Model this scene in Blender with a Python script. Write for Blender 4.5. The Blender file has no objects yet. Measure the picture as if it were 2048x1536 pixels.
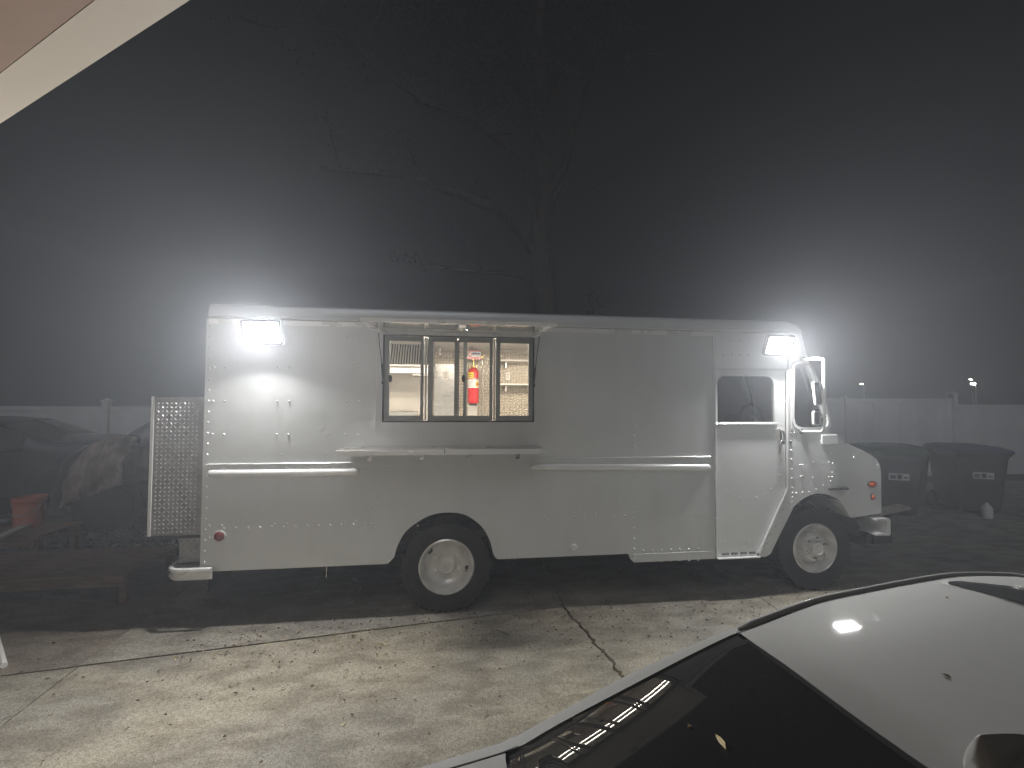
import bpy, bmesh, math, random
from mathutils import Vector, Matrix
from mathutils.geometry import tessellate_polygon
R = math.radians
PI = math.pi
random.seed(7)
scn = bpy.context.scene
COL = scn.collection

# ------------------------------------------------------------------ camera
F = 859.0
th, pt, ro = R(7.2), R(1.8), R(.32)
CAM = Vector((2.236, -4.15, 2.05))
fw = Vector((math.sin(th)*math.cos(pt), math.cos(th)*math.cos(pt), math.sin(pt)))
rt0 = Vector((math.cos(th), -math.sin(th), 0)); up0 = rt0.cross(fw)
rt = rt0*math.cos(ro)+up0*math.sin(ro); up = -rt0*math.sin(ro)+up0*math.cos(ro)
cd = bpy.data.cameras.new('camera'); cam = bpy.data.objects.new('camera', cd); COL.objects.link(cam)
M3 = Matrix((rt, up, -fw)).transposed(); cam.matrix_world = Matrix.Translation(CAM) @ M3.to_4x4()
cd.sensor_width = 36; cd.lens = F/2048*36; cd.clip_end = 600; cd.clip_start = .02
scn.camera = cam

# ------------------------------------------------------------------ night sky and exposure
w = bpy.data.worlds.new('World'); scn.world = w; w.use_nodes = True
bg = w.node_tree.nodes['Background']
bg.inputs[0].default_value = (.36, .38, .46, 1); bg.inputs[1].default_value = .007
scn.view_settings.view_transform = 'Standard'; scn.view_settings.look = 'None'
scn.view_settings.exposure = 0.0; scn.view_settings.gamma = 1; scn.view_settings.use_curve_mapping = False
scn.render.film_transparent = False
sl_ = bpy.data.lights.new('night_fill', 'SUN'); sl_.energy = .32; sl_.angle = R(25); sl_.color = (.93, .95, 1)   # faint fill added behind the camera to brighten fence and truck side
so = bpy.data.objects.new('night_fill', sl_); COL.objects.link(so); so.rotation_euler = (R(40), 0, R(-12))
FLOOD_W = 158.0
STRIP_W = 58.0
HAZE = .0118
HAZE_G = .52
def ray(x, y): return fw + rt*((x-1024)/F) - up*((y-768)/F)
def onY(x, y, Y=0.):                       # picture measurement -> metres on a plane parallel to the truck's side
    d = ray(x, y); return CAM + d*((Y-CAM.y)/d.y)
def onZ(x, y, Z=0.):
    d = ray(x, y); return CAM + d*((Z-CAM.z)/d.z)
def sd(x, y, Y=0.):
    p = onY(x, y, Y); return (p.x, p.z)

# ------------------------------------------------------------------ materials
def mat(name, base=(.5,.5,.5), rough=.5, metal=0., noise=0, nscale=8., bump=0, bscale=60., emis=None, estr=0, col2=None, coat=0, stretch=None, rvar=0, spec=None):
    m = bpy.data.materials.new(name); m.use_nodes = True; nt = m.node_tree; b = nt.nodes['Principled BSDF']
    b.inputs['Base Color'].default_value = (*base, 1); b.inputs['Roughness'].default_value = rough; b.inputs['Metallic'].default_value = metal
    if coat: b.inputs['Coat Weight'].default_value = coat; b.inputs['Coat Roughness'].default_value = .06
    if spec is not None: b.inputs['Specular IOR Level'].default_value = spec
    N = nt.nodes.new; L = nt.links.new
    tc = N('ShaderNodeTexCoord'); src = tc.outputs['Object']
    if stretch:
        mp = N('ShaderNodeMapping'); mp.inputs['Scale'].default_value = stretch; L(src, mp.inputs[0]); src = mp.outputs[0]
    if noise or rvar:
        n = N('ShaderNodeTexNoise'); n.inputs['Scale'].default_value = nscale; n.inputs['Detail'].default_value = 8; L(src, n.inputs['Vector'])
    if noise:
        cr = N('ShaderNodeValToRGB'); cr.color_ramp.elements[0].position = .33; cr.color_ramp.elements[1].position = .68
        c2 = col2 or tuple(c*(1-noise) for c in base)
        cr.color_ramp.elements[0].color = (*c2, 1); cr.color_ramp.elements[1].color = (*base, 1)
        L(n.outputs[0], cr.inputs[0]); L(cr.outputs[0], b.inputs['Base Color'])
    if rvar:
        mr = N('ShaderNodeMapRange'); mr.inputs[3].default_value = rough-rvar; mr.inputs[4].default_value = rough+rvar
        L(n.outputs[0], mr.inputs[0]); L(mr.outputs[0], b.inputs['Roughness'])
    if bump:
        n2 = N('ShaderNodeTexNoise'); n2.inputs['Scale'].default_value = bscale; n2.inputs['Detail'].default_value = 6; L(src, n2.inputs['Vector'])
        bp = N('ShaderNodeBump'); bp.inputs['Strength'].default_value = bump; bp.inputs['Distance'].default_value = .01
        L(n2.outputs[0], bp.inputs['Height']); L(bp.outputs[0], b.inputs['Normal'])
    if emis: b.inputs['Emission Color'].default_value = (*emis, 1); b.inputs['Emission Strength'].default_value = estr
    return m
def glass(name, tint=(.85,.88,.88), ior=1.5, rough=.0, extra=0.):
    m = bpy.data.materials.new(name); m.use_nodes = True; nt = m.node_tree; nt.nodes.clear(); N = nt.nodes.new; L = nt.links.new
    o = N('ShaderNodeOutputMaterial'); t = N('ShaderNodeBsdfTransparent'); t.inputs[0].default_value = (*tint, 1)
    g = N('ShaderNodeBsdfGlossy'); g.inputs['Roughness'].default_value = rough; f = N('ShaderNodeFresnel'); f.inputs[0].default_value = ior
    mx = N('ShaderNodeMixShader'); a = N('ShaderNodeMath'); a.operation = 'ADD'; a.inputs[1].default_value = extra
    L(f.outputs[0], a.inputs[0]); L(a.outputs[0], mx.inputs[0]); L(t.outputs[0], mx.inputs[1]); L(g.outputs[0], mx.inputs[2]); L(mx.outputs[0], o.inputs[0])
    return m
def paint_mat():
    m = mat('truck_paint', (.70,.725,.73), .34, .12, noise=.07, nscale=1.1, rvar=.05)
    nt = m.node_tree; N = nt.nodes.new; L = nt.links.new; b = nt.nodes['Principled BSDF']
    tc = N('ShaderNodeTexCoord')
    a = N('ShaderNodeTexNoise'); a.inputs['Scale'].default_value = 1.3; a.inputs['Detail'].default_value = 2; L(tc.outputs['Object'], a.inputs['Vector'])
    c = N('ShaderNodeTexNoise'); c.inputs['Scale'].default_value = 220; c.inputs['Detail'].default_value = 3; L(tc.outputs['Object'], c.inputs['Vector'])
    b1 = N('ShaderNodeBump'); b1.inputs['Strength'].default_value = .55; b1.inputs['Distance'].default_value = .035; L(a.outputs[0], b1.inputs['Height'])
    b2 = N('ShaderNodeBump'); b2.inputs['Strength'].default_value = .12; b2.inputs['Distance'].default_value = .001; L(c.outputs[0], b2.inputs['Height'])
    L(b1.outputs[0], b2.inputs['Normal']); L(b2.outputs[0], b.inputs['Normal'])
    mp = N('ShaderNodeMapping'); mp.inputs['Scale'].default_value = (2.6, 2.6, .5); L(tc.outputs['Object'], mp.inputs[0])
    gn = N('ShaderNodeTexNoise'); gn.inputs['Scale'].default_value = 1.6; gn.inputs['Detail'].default_value = 9; gn.inputs['Roughness'].default_value = .7; L(mp.outputs[0], gn.inputs['Vector'])
    gr = N('ShaderNodeValToRGB'); gr.color_ramp.elements[0].position = .30; gr.color_ramp.elements[1].position = .52; gr.color_ramp.elements[0].color = (.945,.94,.925,1); gr.color_ramp.elements[1].color = (1,1,1,1); L(gn.outputs[0], gr.inputs[0])
    mx = N('ShaderNodeMix'); mx.data_type = 'RGBA'; mx.blend_type = 'MULTIPLY'; mx.inputs[0].default_value = 1; prev = b.inputs['Base Color'].links[0].from_socket
    L(prev, mx.inputs[6]); L(gr.outputs[0], mx.inputs[7]); L(mx.outputs[2], b.inputs['Base Color'])
    return m
def concrete_mat(name, base, seed):
    m = bpy.data.materials.new(name); m.use_nodes = True; nt = m.node_tree; b = nt.nodes['Principled BSDF']; N = nt.nodes.new; L = nt.links.new
    b.inputs['Roughness'].default_value = .85
    tc = N('ShaderNodeTexCoord'); mp = N('ShaderNodeMapping'); mp.inputs['Location'].default_value = (seed*3.1, seed*1.7, 0); L(tc.outputs['Object'], mp.inputs[0])
    def noise(sc, det=8, dist=0, stretch=None):
        n = N('ShaderNodeTexNoise'); n.inputs['Scale'].default_value = sc; n.inputs['Detail'].default_value = det; n.inputs['Distortion'].default_value = dist
        if stretch:
            q = N('ShaderNodeMapping'); q.inputs['Scale'].default_value = stretch; L(mp.outputs[0], q.inputs[0]); L(q.outputs[0], n.inputs['Vector'])
        else: L(mp.outputs[0], n.inputs['Vector'])
        return n.outputs[0]
    def ramp(src, p0, p1, c0, c1):
        r = N('ShaderNodeValToRGB'); e = r.color_ramp.elements; e[0].position = p0; e[1].position = p1; e[0].color = (*c0, 1); e[1].color = (*c1, 1); L(src, r.inputs[0]); return r.outputs[0]
    def mul(a, c, f=1.):
        x = N('ShaderNodeMix'); x.data_type = 'RGBA'; x.blend_type = 'MULTIPLY'; x.inputs[0].default_value = f; L(a, x.inputs[6]); L(c, x.inputs[7]); return x.outputs[2]
    g1 = ramp(noise(.9, 7, .6), .34, .66, (base[0]*.72, base[1]*.74, base[2]*.78), (base[0]*.98, base[1]*.97, base[2]*.93))
    g2 = ramp(noise(3.2, 8, .4, (1, 2.2, 1)), .38, .60, (.66,.64,.62), (1,1,1))
    g3 = ramp(noise(38, 8), .35, .6, (.72,.71,.69), (1.0,1.0,1.0))
    g4 = ramp(noise(110, 3), .38, .52, (.55,.53,.50), (1,1,1))
    g5 = ramp(noise(90, 2), .64, .72, (1,1,1), (1.9,1.85,1.75))
    c = mul(mul(mul(mul(g1, g2), g3), g4), g5)
    L(c, b.inputs['Base Color'])
    bp = N('ShaderNodeBump'); bp.inputs['Strength'].default_value = .55; bp.inputs['Distance'].default_value = .006
    ad = N('ShaderNodeMath'); ad.operation = 'ADD'; L(noise(55, 8), ad.inputs[0]); L(noise(170, 3), ad.inputs[1]); L(ad.outputs[0], bp.inputs['Height']); L(bp.outputs[0], b.inputs['Normal'])
    return m
M = dict(
 paint=paint_mat(),
 trim=mat('trim_paint', (.82,.83,.83), .28, .15, rvar=.06, nscale=5),
 door=mat('door_paint', (.79,.815,.815), .34, .12, noise=.05, nscale=1.4, rvar=.05),
 bright=mat('bright_trim', (.90,.91,.91), .25, .35, rvar=.06, nscale=9),
 chrome=mat('chrome', (.75,.75,.75), .12, 1, rvar=.05),
 steel=mat('stainless_steel', (.62,.60,.57), .3, .9, noise=.08, nscale=5, stretch=(1,1,14), rvar=.1),
 lug=mat('lug_metal_highlight', (.85,.86,.86), .22, .85), lugw=mat('warm_lug_highlight', (.92,.84,.70), .32, .35),  # lugs share the plates' metal; caught highlights are put in as paler colour
 tread=mat('diamond_plate_metal', (.36,.365,.37), .34, .7, noise=.25, nscale=9, rvar=.1),
 treadw=mat('warm_plate_metal', (.46,.40,.32), .35, .3, noise=.15, nscale=6, rvar=.04),
 alu=mat('window_frame_grey', (.36,.375,.37), .42, .3),
 black=mat('black_rubber', (.012,.012,.013), .6),
 tyre=mat('tyre_rubber', (.014,.014,.015), .72, noise=.3, nscale=14, bump=.3, bscale=50),
 wheel=mat('wheel_paint', (.88,.88,.86), .26, .3, noise=.28, nscale=9, bump=.1, bscale=30),
 under=mat('chassis_black', (.02,.02,.02), .7, noise=.5),
 dark=mat('dark_plastic', (.03,.03,.032), .4),
 lens_red=mat('red_lens', (.16,.015,.015), .15, coat=.5),
 lens_amber=mat('amber_lens', (.55,.10,.03), .2, coat=.5),
 wall=mat('interior_wall', (.66,.61,.54), .42, .1, noise=.08, nscale=3),
 hood=mat('hood_steel', (.50,.46,.42), .35, .5, noise=.1, nscale=8),
 shelfw=mat('pale_shelf', (.80,.76,.70), .4),
 outlet=mat('outlet_plate', (.85,.80,.72), .4),
 red=mat('extinguisher_red', (.62,.02,.025), .28, coat=.4),
 yellow=mat('yellow_label', (.85,.62,.03), .5), white=mat('white_label', (.85,.84,.82), .5), blue=mat('blue_print', (.05,.07,.30), .5), ink=mat('dark_print', (.06,.06,.07), .6),
 brass=mat('brass', (.55,.40,.16), .3, .9),
 glass=glass('window_glass', (.93,.94,.93)), cabglass=glass('cab_glass', (.62,.68,.66), 1.5, 0, .03),
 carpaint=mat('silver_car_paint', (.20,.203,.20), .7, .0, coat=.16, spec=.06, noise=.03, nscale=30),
 flap=mat('white_gloss_panel', (.74,.74,.72), .16, coat=.9),
 glint=mat('hood_reflection_sheet', (.34,.24,.20), .35, coat=.3, noise=.45, nscale=5, col2=(.12,.10,.09), bump=.4, bscale=12),
 roofglass=mat('smoked_roof_glass', (.018,.018,.017), .12, 0, noise=.1, nscale=40),
 carglass=mat('tinted_glass', (.010,.010,.010), .012),
 darkpaint=mat('dark_car_paint', (.022,.020,.022), .22, .2, coat=.8), darkpaint2=mat('charcoal_car_paint', (.035,.035,.04), .3, .2, coat=.6),
 fence=mat('vinyl_fence', (.82,.82,.81), .5, noise=.12, nscale=1.5),
 wood=mat('weathered_wood', (.20,.115,.075), .75, noise=.45, nscale=4, stretch=(1,8,8), bump=.4, bscale=30),
 palewood=mat('pale_board', (.55,.50,.42), .7, noise=.2, nscale=6), orange=mat('orange_plastic', (.60,.16,.08), .42, noise=.12, nscale=10),
 cart=mat('cart_plastic', (.022,.023,.026), .5), lidg=mat('green_lid', (.025,.06,.035), .45), lidb=mat('blue_lid', (.025,.03,.10), .45),
 bark=mat('oak_bark', (.10,.085,.07), .9, noise=.5, nscale=9, bump=.8, bscale=14, stretch=(1,1,.3)), palebark=mat('pale_bark', (.16,.14,.12), .85, noise=.4, nscale=7, bump=.6, bscale=20),
 leaf=mat('oak_leaf', (.05,.055,.025), .5, noise=.55, nscale=1.5), leafdry=mat('dry_leaf', (.20,.13,.07), .7, noise=.6, nscale=7, col2=(.07,.045,.03)), leafpale=mat('pale_leaf', (.48,.38,.20), .7),
 soil=mat('soil', (.10,.085,.07), .95, noise=.5, nscale=6, bump=1, bscale=30), gravel=mat('gravel', (.26,.24,.21), .95, noise=.6, nscale=30, bump=1, bscale=50),
 warm_blur=mat('warm_blur_paint', (.50,.34,.26), .7, noise=.08, nscale=2), blur_edge=mat('blur_edge_paint', (.88,.78,.66), .6), wallh=mat('support_stucco', (.5,.44,.36), .9, noise=.1, bump=.5, bscale=80),  # tan and cream tones imitate the warm lens blur
 flood=mat('flood_lens', (1,1,1), .3, emis=(1,.97,.92), estr=9), strip=mat('light_strip', (1,1,1), .3, emis=(1,.92,.82), estr=22), street=mat('street_lamp_lens', (1,1,1), .3, emis=(1,.95,.85), estr=60),
)

# ------------------------------------------------------------------ helpers
def link(name, me, m=None, parent=None):
    o = bpy.data.objects.new(name, me); COL.objects.link(o)
    if m is not None and me is not None and not me.materials: me.materials.append(M[m] if isinstance(m, str) else m)
    if parent: o.parent = parent
    return o
def fin(name, bm, m, parent=None, smooth=False):
    bmesh.ops.recalc_face_normals(bm, faces=bm.faces)
    me = bpy.data.meshes.new(name); bm.to_mesh(me); bm.free()
    if smooth:
        me.polygons.foreach_set('use_smooth', [True]*len(me.polygons))
        if smooth != 'all':
            try: me.set_sharp_from_angle(angle=R(smooth if smooth is not True else 40))
            except Exception: pass
    return link(name, me, m, parent)
def empty(name, loc, rz=0):
    o = bpy.data.objects.new(name, None); COL.objects.link(o); o.location = loc; o.rotation_euler.z = rz; o.empty_display_size = .2
    return o
def tag(o, label, cat=None, group=None, kind=None):
    if label: o['label'] = label
    if cat: o['category'] = cat
    if group: o['group'] = group
    if kind: o['kind'] = kind
    return o
def box(bm, x0, x1, y0, y1, z0, z1, bev=0, rot=None, loc=None, seg=1):
    t = bmesh.new(); bmesh.ops.create_cube(t, size=1)
    for v in t.verts: v.co = Vector(((x0+x1)/2+v.co.x*(x1-x0), (y0+y1)/2+v.co.y*(y1-y0), (z0+z1)/2+v.co.z*(z1-z0)))
    if bev: bmesh.ops.bevel(t, geom=t.edges[:], offset=bev, segments=seg, affect='EDGES')
    if rot is not None: bmesh.ops.transform(t, matrix=rot, verts=t.verts)
    if loc is not None: bmesh.ops.translate(t, vec=loc, verts=t.verts)
    me = bpy.data.meshes.new('t'); t.to_mesh(me); t.free(); bm.from_mesh(me); bpy.data.meshes.remove(me)
def obox(name, m, parent, x0, x1, y0, y1, z0, z1, bev=0):
    bm = bmesh.new(); box(bm, x0, x1, y0, y1, z0, z1, bev); return fin(name, bm, m, parent)
def plate(bm, outer, holes, org, ux, uy, t):
    """polygon with holes in the plane org+a*ux+b*uy, thickness t along ux x uy"""
    org, ux, uy = Vector(org), Vector(ux), Vector(uy); n = ux.cross(uy).normalized()
    loops = [outer]+list(holes); flat = [p for l in loops for p in l]
    tris = tessellate_polygon([[Vector((a, b, 0)) for a, b in l] for l in loops])
    f = [bm.verts.new(org+ux*a+uy*b) for a, b in flat]; g = [bm.verts.new(org+ux*a+uy*b+n*t) for a, b in flat]
    for a, b, c in tris:
        if len({a, b, c}) < 3: continue
        try: bm.faces.new((f[a], f[b], f[c])); bm.faces.new((g[c], g[b], g[a]))
        except ValueError: pass
    i = 0
    for l in loops:
        k = len(l)
        for j in range(k):
            a, b = i+j, i+(j+1) % k
            try: bm.faces.new((f[a], f[b], g[b], g[a]))
            except ValueError: pass
        i += k
def xz(name, m, parent, outer, holes=(), y0=0., t=.04, smooth=False):
    """plate in the truck side plane: front at y0, thickness t away from the camera"""
    bm = bmesh.new(); plate(bm, outer, holes, (0, y0+t, 0), (1,0,0), (0,0,1), t); return fin(name, bm, m, parent, smooth)
def rrect(x0, x1, z0, z1, r, n=5, corners=(1,1,1,1)):
    o = []
    for i, (cx, cz, a) in enumerate(((x1, z0, -90), (x1, z1, 0), (x0, z1, 90), (x0, z0, 180))):
        q = r*corners[i]
        if q < 1e-4: o.append((cx, cz)); continue
        ox = cx-q if cx == x1 else cx+q; oz = cz-q if cz == z1 else cz+q
        for k in range(n+1):
            t = R(a+90*k/n); o.append((ox+q*math.cos(t), oz+q*math.sin(t)))
    return o
def round_poly(pts, r, n=4):
    o = []; k = len(pts)
    for i in range(k):
        p0, p, p1 = Vector(pts[i-1]), Vector(pts[i]), Vector(pts[(i+1) % k])
        a, b = (p0-p), (p1-p); d = min(r, a.length*.45, b.length*.45); A = p+a.normalized()*d; B = p+b.normalized()*d
        for j in range(n+1):
            t = j/n; q = A*(1-t)**2+p*2*t*(1-t)+B*t*t; o.append((q.x, q.y))
    return o
def inset(poly, d):
    c = Vector((0, 0)); k = len(poly); area = sum(poly[i][0]*poly[(i+1) % k][1]-poly[(i+1) % k][0]*poly[i][1] for i in range(k)); s = 1 if area > 0 else -1
    o = []
    for i in range(k):
        a, b, c2 = Vector(poly[i-1]), Vector(poly[i]), Vector(poly[(i+1) % k]); e = (c2-a)
        if e.length < 1e-6: o.append(poly[i]); continue
        n = Vector((-e.y, e.x)).normalized()*s; o.append((b.x+n.x*d, b.y+n.y*d))
    return o
def tube(bm, pts, rad, seg=8, closed=False, caps=True):
    pts = [Vector(p) for p in pts]; n = len(pts); rings = []
    rads = rad if isinstance(rad, (list, tuple)) else [rad]*n
    nrm = None
    for i, p in enumerate(pts):
        a = pts[i-1] if (i or closed) else p; b = pts[(i+1) % n] if (i < n-1 or closed) else p
        t = (b-a).normalized()
        if nrm is None: nrm = t.orthogonal().normalized()
        nrm = (nrm-t*nrm.dot(t)).normalized(); bi = t.cross(nrm)
        rings.append([bm.verts.new(p+(nrm*math.cos(2*PI*k/seg)+bi*math.sin(2*PI*k/seg))*rads[i]) for k in range(seg)])
    for i in range(n if closed else n-1):
        A, B = rings[i], rings[(i+1) % n]
        for k in range(seg): bm.faces.new((A[k], A[(k+1) % seg], B[(k+1) % seg], B[k]))
    if caps and not closed:
        bm.faces.new(rings[0][::-1]); bm.faces.new(rings[-1])
def smooth_path(pts, sub=5):
    P = [Vector(p) for p in pts]; o = []
    for i in range(len(P)-1):
        p0, p1, p2, p3 = P[max(i-1, 0)], P[i], P[i+1], P[min(i+2, len(P)-1)]
        for k in range(sub):
            t = k/sub; o.append(.5*((2*p1)+(p2-p0)*t+(2*p0-5*p1+4*p2-p3)*t*t+(3*p1-p0-3*p2+p3)*t**3))
    o.append(P[-1]); return o
def lathe(bm, prof, cen, axis='y', seg=40):
    """profile of (radius, height along axis)"""
    cen = Vector(cen); rings = []
    for r, h in prof:
        ring = []
        for k in range(seg if r > 1e-5 else 1):
            a = 2*PI*k/seg; c, s = r*math.cos(a), r*math.sin(a)
            v = Vector((c, h, s)) if axis == 'y' else (Vector((c, s, h)) if axis == 'z' else Vector((h, c, s)))
            ring.append(bm.verts.new(cen+v))
        rings.append(ring)
    for A, B in zip(rings, rings[1:]):
        for k in range(seg):
            a = [A[k % len(A)], A[(k+1) % len(A)], B[(k+1) % len(B)], B[k % len(B)]]
            u = []
            for v in a:
                if v not in u: u.append(v)
            if len(u) > 2:
                try: bm.faces.new(u)
                except ValueError: pass
def dome(bm, p, n, r, h, seg=7):
    p, n = Vector(p), Vector(n).normalized(); a = n.orthogonal().normalized(); b = n.cross(a); prev = None
    for q, f in ((1, 0), (.85, .55), (.5, .9)):
        ring = [bm.verts.new(p+n*h*f+(a*math.cos(2*PI*k/seg)+b*math.sin(2*PI*k/seg))*r*q) for k in range(seg)]
        if prev:
            for k in range(seg): bm.faces.new((prev[k], prev[(k+1) % seg], ring[(k+1) % seg], ring[k]))
        prev = ring
    bm.faces.new(prev)
def treads(bm, w, h, pitch, org, ux, uy, L=.022, W=.0075, H=.003, clip=None):
    org, ux, uy = Vector(org), Vector(ux), Vector(uy); n = ux.cross(uy)
    nx, ny = int(w/pitch), int(h/pitch)
    for j in range(ny):
        for i in range(nx):
            a = (i+.5)*pitch; b = (j+.5)*pitch; s = 1 if (i+j) % 2 else -1
            if clip and not clip(a, b): continue
            d = (ux*s+uy).normalized(); e = n.cross(d); c = org+ux*a+uy*b
            v = [bm.verts.new(q) for q in (c+d*L/2, c+e*W/2, c-d*L/2, c-e*W/2, c+d*L*.22+n*H, c-d*L*.22+n*H)]
            for f in ((0,1,5,4)[:0] or (0,1,4), (1,5,4), (1,2,5), (2,3,5), (3,4,5), (3,0,4)): bm.faces.new([v[k] for k in f])
def copy_tree(o, parent=None):
    c = o.copy(); COL.objects.link(c); c.parent = parent
    for ch in list(o.children): copy_tree(ch, c)
    return c

# ------------------------------------------------------------------ ground, slabs, haze
soil = bmesh.new(); bmesh.ops.create_grid(soil, x_segments=60, y_segments=60, size=90)
for v in soil.verts: v.co.z = -.055 + (random.uniform(-.02, .02) if abs(v.co.x) < 40 else 0)
tag(fin('ground', soil, 'soil'), 'dark bare soil around the concrete driveway', kind='structure')
drv = tag(empty('driveway', (0,0,0)), 'pale concrete driveway of large slabs', kind='structure')
def jag(a, b, n, amp, seed):
    rr = random.Random(seed); a, b = Vector(a), Vector(b); d = b-a; pn = Vector((-d.y, d.x)).normalized(); o = []; off = 0
    for i in range(n+1):
        off = off*.75+rr.uniform(-amp, amp); k = 0 if i in (0, n) else 1
        q = a+d*(i/n)+pn*off*k; o.append((q.x, q.y))
    return o
A0, A1, A2 = (-14, -2.2), (-.585, -.455), (3.285, .04)
crackL = jag((3.279, .03), (3.46, -1.15), 46, .014, 3)+jag((3.46, -1.15), (3.9, -7.5), 40, .02, 4)[1:]
crackR = [(x+.018+.012*abs(math.sin(i*1.7)+math.sin(i*.6)), y) for i, (x, y) in enumerate(crackL)]
g = .004
slabs = [
 ([A0, (A1[0]-g, A1[1]-g-.003), (-.12, -7.5), (-14, -7.5)], 1, 0),
 ([(A1[0]+g, A1[1]-g), (A2[0]-.01, A2[1]-g-.004)]+crackL[1:]+[(-.11, -7.5)], 2, 0),
 (crackR[::-1]+[(3.30, .05), (3.30, 2.9), (5.40, 2.9), (5.365, .17), (5.30, -1), (5.05, -7.5)], 3, 0),
 ([(5.409, 2.9), (12, 2.9), (12, -7.5), (5.058, -7.5), (5.308, -1), (5.373, .17)], 4, 0),
 ([(A1[0]-g, A1[1]+g+.002), (-.66, 1.9), (-14, 1.9), (A0[0], A0[1]+.01)], 5, .0),
 ([(A1[0]+g, A1[1]+g), (A2[0], A2[1]+g), (3.292, 2.9), (-.64, 2.9)], 6, .006),
 ([(5.40, 2.908), (12, 2.908), (12, 5.2), (3.3, 5.2), (3.3, 2.908)], 7, -.004),
 ([(12.008, 5.2), (12.008, -7.5), (26, -7.5), (26, 5.2)], 8, .0)]
for poly, s, dz in slabs:
    bm = bmesh.new(); plate(bm, round_poly(poly, .004, 1) if s not in (2, 3) else poly, (), (0,0,dz-.1), (1,0,0), (0,1,0), .1)
    o = fin('slab', bm, concrete_mat('concrete', ((.38,.355,.295), (.39,.36,.295), (.365,.34,.285), (.36,.335,.285), (.31,.27,.225), (.38,.355,.305), (.28,.27,.25), (.3,.29,.27))[s-1], s), drv)
bm = bmesh.new(); rr = random.Random(5)                      # debris caught in the crack
for i in range(900):
    k = rr.randrange(len(crackL)-2) if rr.random() < .4 else rr.randrange(46); p = Vector(crackL[k]).lerp(Vector(crackL[k+1]), rr.random()); s = rr.uniform(.003, .009)
    c = Vector((p.x+rr.uniform(-.004, .03), p.y, rr.uniform(-.02, .006))); vs = [bm.verts.new(c+Vector((rr.uniform(-1,1), rr.uniform(-1,1), rr.uniform(-.6,.6)))*s) for _ in range(4)]
    for f in ((0,1,2), (0,2,3), (0,3,1), (1,3,2)): bm.faces.new([vs[q] for q in f])
tag(fin('crack_debris', bm, 'leafdry'), 'dark dirt and leaf crumbs packed in the driveway crack', 'debris', kind='stuff')
bm = bmesh.new(); rr = random.Random(8)                      # gravel by the work platforms
for i in range(5200):
    x, y = rr.uniform(-9, -.7), rr.uniform(1.75, 3.4); s = rr.uniform(.008, .03); c = Vector((x, y, -.03+rr.uniform(0, .02)))
    vs = [bm.verts.new(c+Vector((rr.uniform(-1,1), rr.uniform(-1,1), rr.uniform(-.6,1)))*s) for _ in range(5)]
    for f in ((0,1,2), (0,2,3), (0,3,1), (1,3,4), (2,4,3), (1,2,4)): bm.faces.new([vs[q] for q in f])
tag(fin('gravel', bm, 'gravel'), 'strip of loose grey gravel behind the wooden platforms', 'gravel', kind='stuff')
def leafmesh(bm, c, a, L, W, tilt, curl, rr):
    m = Matrix.Rotation(a, 3, 'Z') @ Matrix.Rotation(tilt, 3, 'X')
    p = [(-L, 0, 0), (-L*.3, W, curl), (L*.4, W*.8, curl*.8), (L, 0, curl*.3), (L*.4, -W*.8, curl*.8), (-L*.3, -W, curl), (0, 0, 0)]
    vs = [bm.verts.new(c+m @ Vector(q)) for q in p]
    for k in range(6): bm.faces.new((vs[k], vs[(k+1) % 6], vs[6]))
for nm, mt, cnt, sd_, lab in (('fallen_leaves', 'leafdry', 1500, 11, 'small brown dry leaves scattered over the concrete driveway'), ('pale_fallen_leaves', 'leafpale', 150, 12, 'pale yellow curled leaves scattered along the slab joint')):
    bm = bmesh.new(); rr = random.Random(sd_)
    for i in range(cnt):
        if mt == 'leafpale' and rr.random() < .6: x = rr.gauss(1.5, .8); y = -.19+(x-1.5)*.12-abs(rr.gauss(0, .22))
        elif rr.random() < .45: x = rr.uniform(0, 7); y = -.1+(x)*.04-abs(rr.gauss(0, .5))
        else: x, y = rr.uniform(-4, 9), rr.uniform(-3, 1.2)
        leafmesh(bm, Vector((x, y, .009)), rr.uniform(0, 6.3), rr.uniform(.005, .018)*(1.3 if mt == 'leafpale' else 1), rr.uniform(.002, .006), rr.uniform(-.3, .3), rr.uniform(.001, .009), rr)
    tag(fin(nm, bm, mt), lab, 'leaves', kind='stuff')
bm = bmesh.new(); rr = random.Random(21)                     # small sticks
for i in range(150):
    x, y = rr.uniform(-3, 8), rr.uniform(-2.8, .2); a = rr.uniform(0, 6.3); l = rr.uniform(.015, .05)
    tube(bm, [(x, y, .006), (x+l*.5*math.cos(a), y+l*.5*math.sin(a), .009), (x+l*math.cos(a+.4), y+l*math.sin(a+.4), .006)], .0018, 4)
tag(fin('small_twigs', bm, 'leafdry'), 'short dry twigs strewn across the driveway', 'twigs', kind='stuff')
bm = bmesh.new(); p = onZ(960, 1284); q = onZ(990, 1268); s = onZ(1018, 1272)
tube(bm, smooth_path([p+Vector((0,0,.006)), q+Vector((0,0,.03)), s+Vector((0,0,.006))]), .004, 6)
tag(fin('stick', bm, 'leafdry'), 'thin curved stick lying in the soft shadow left of the driveway crack', 'stick')

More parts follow.
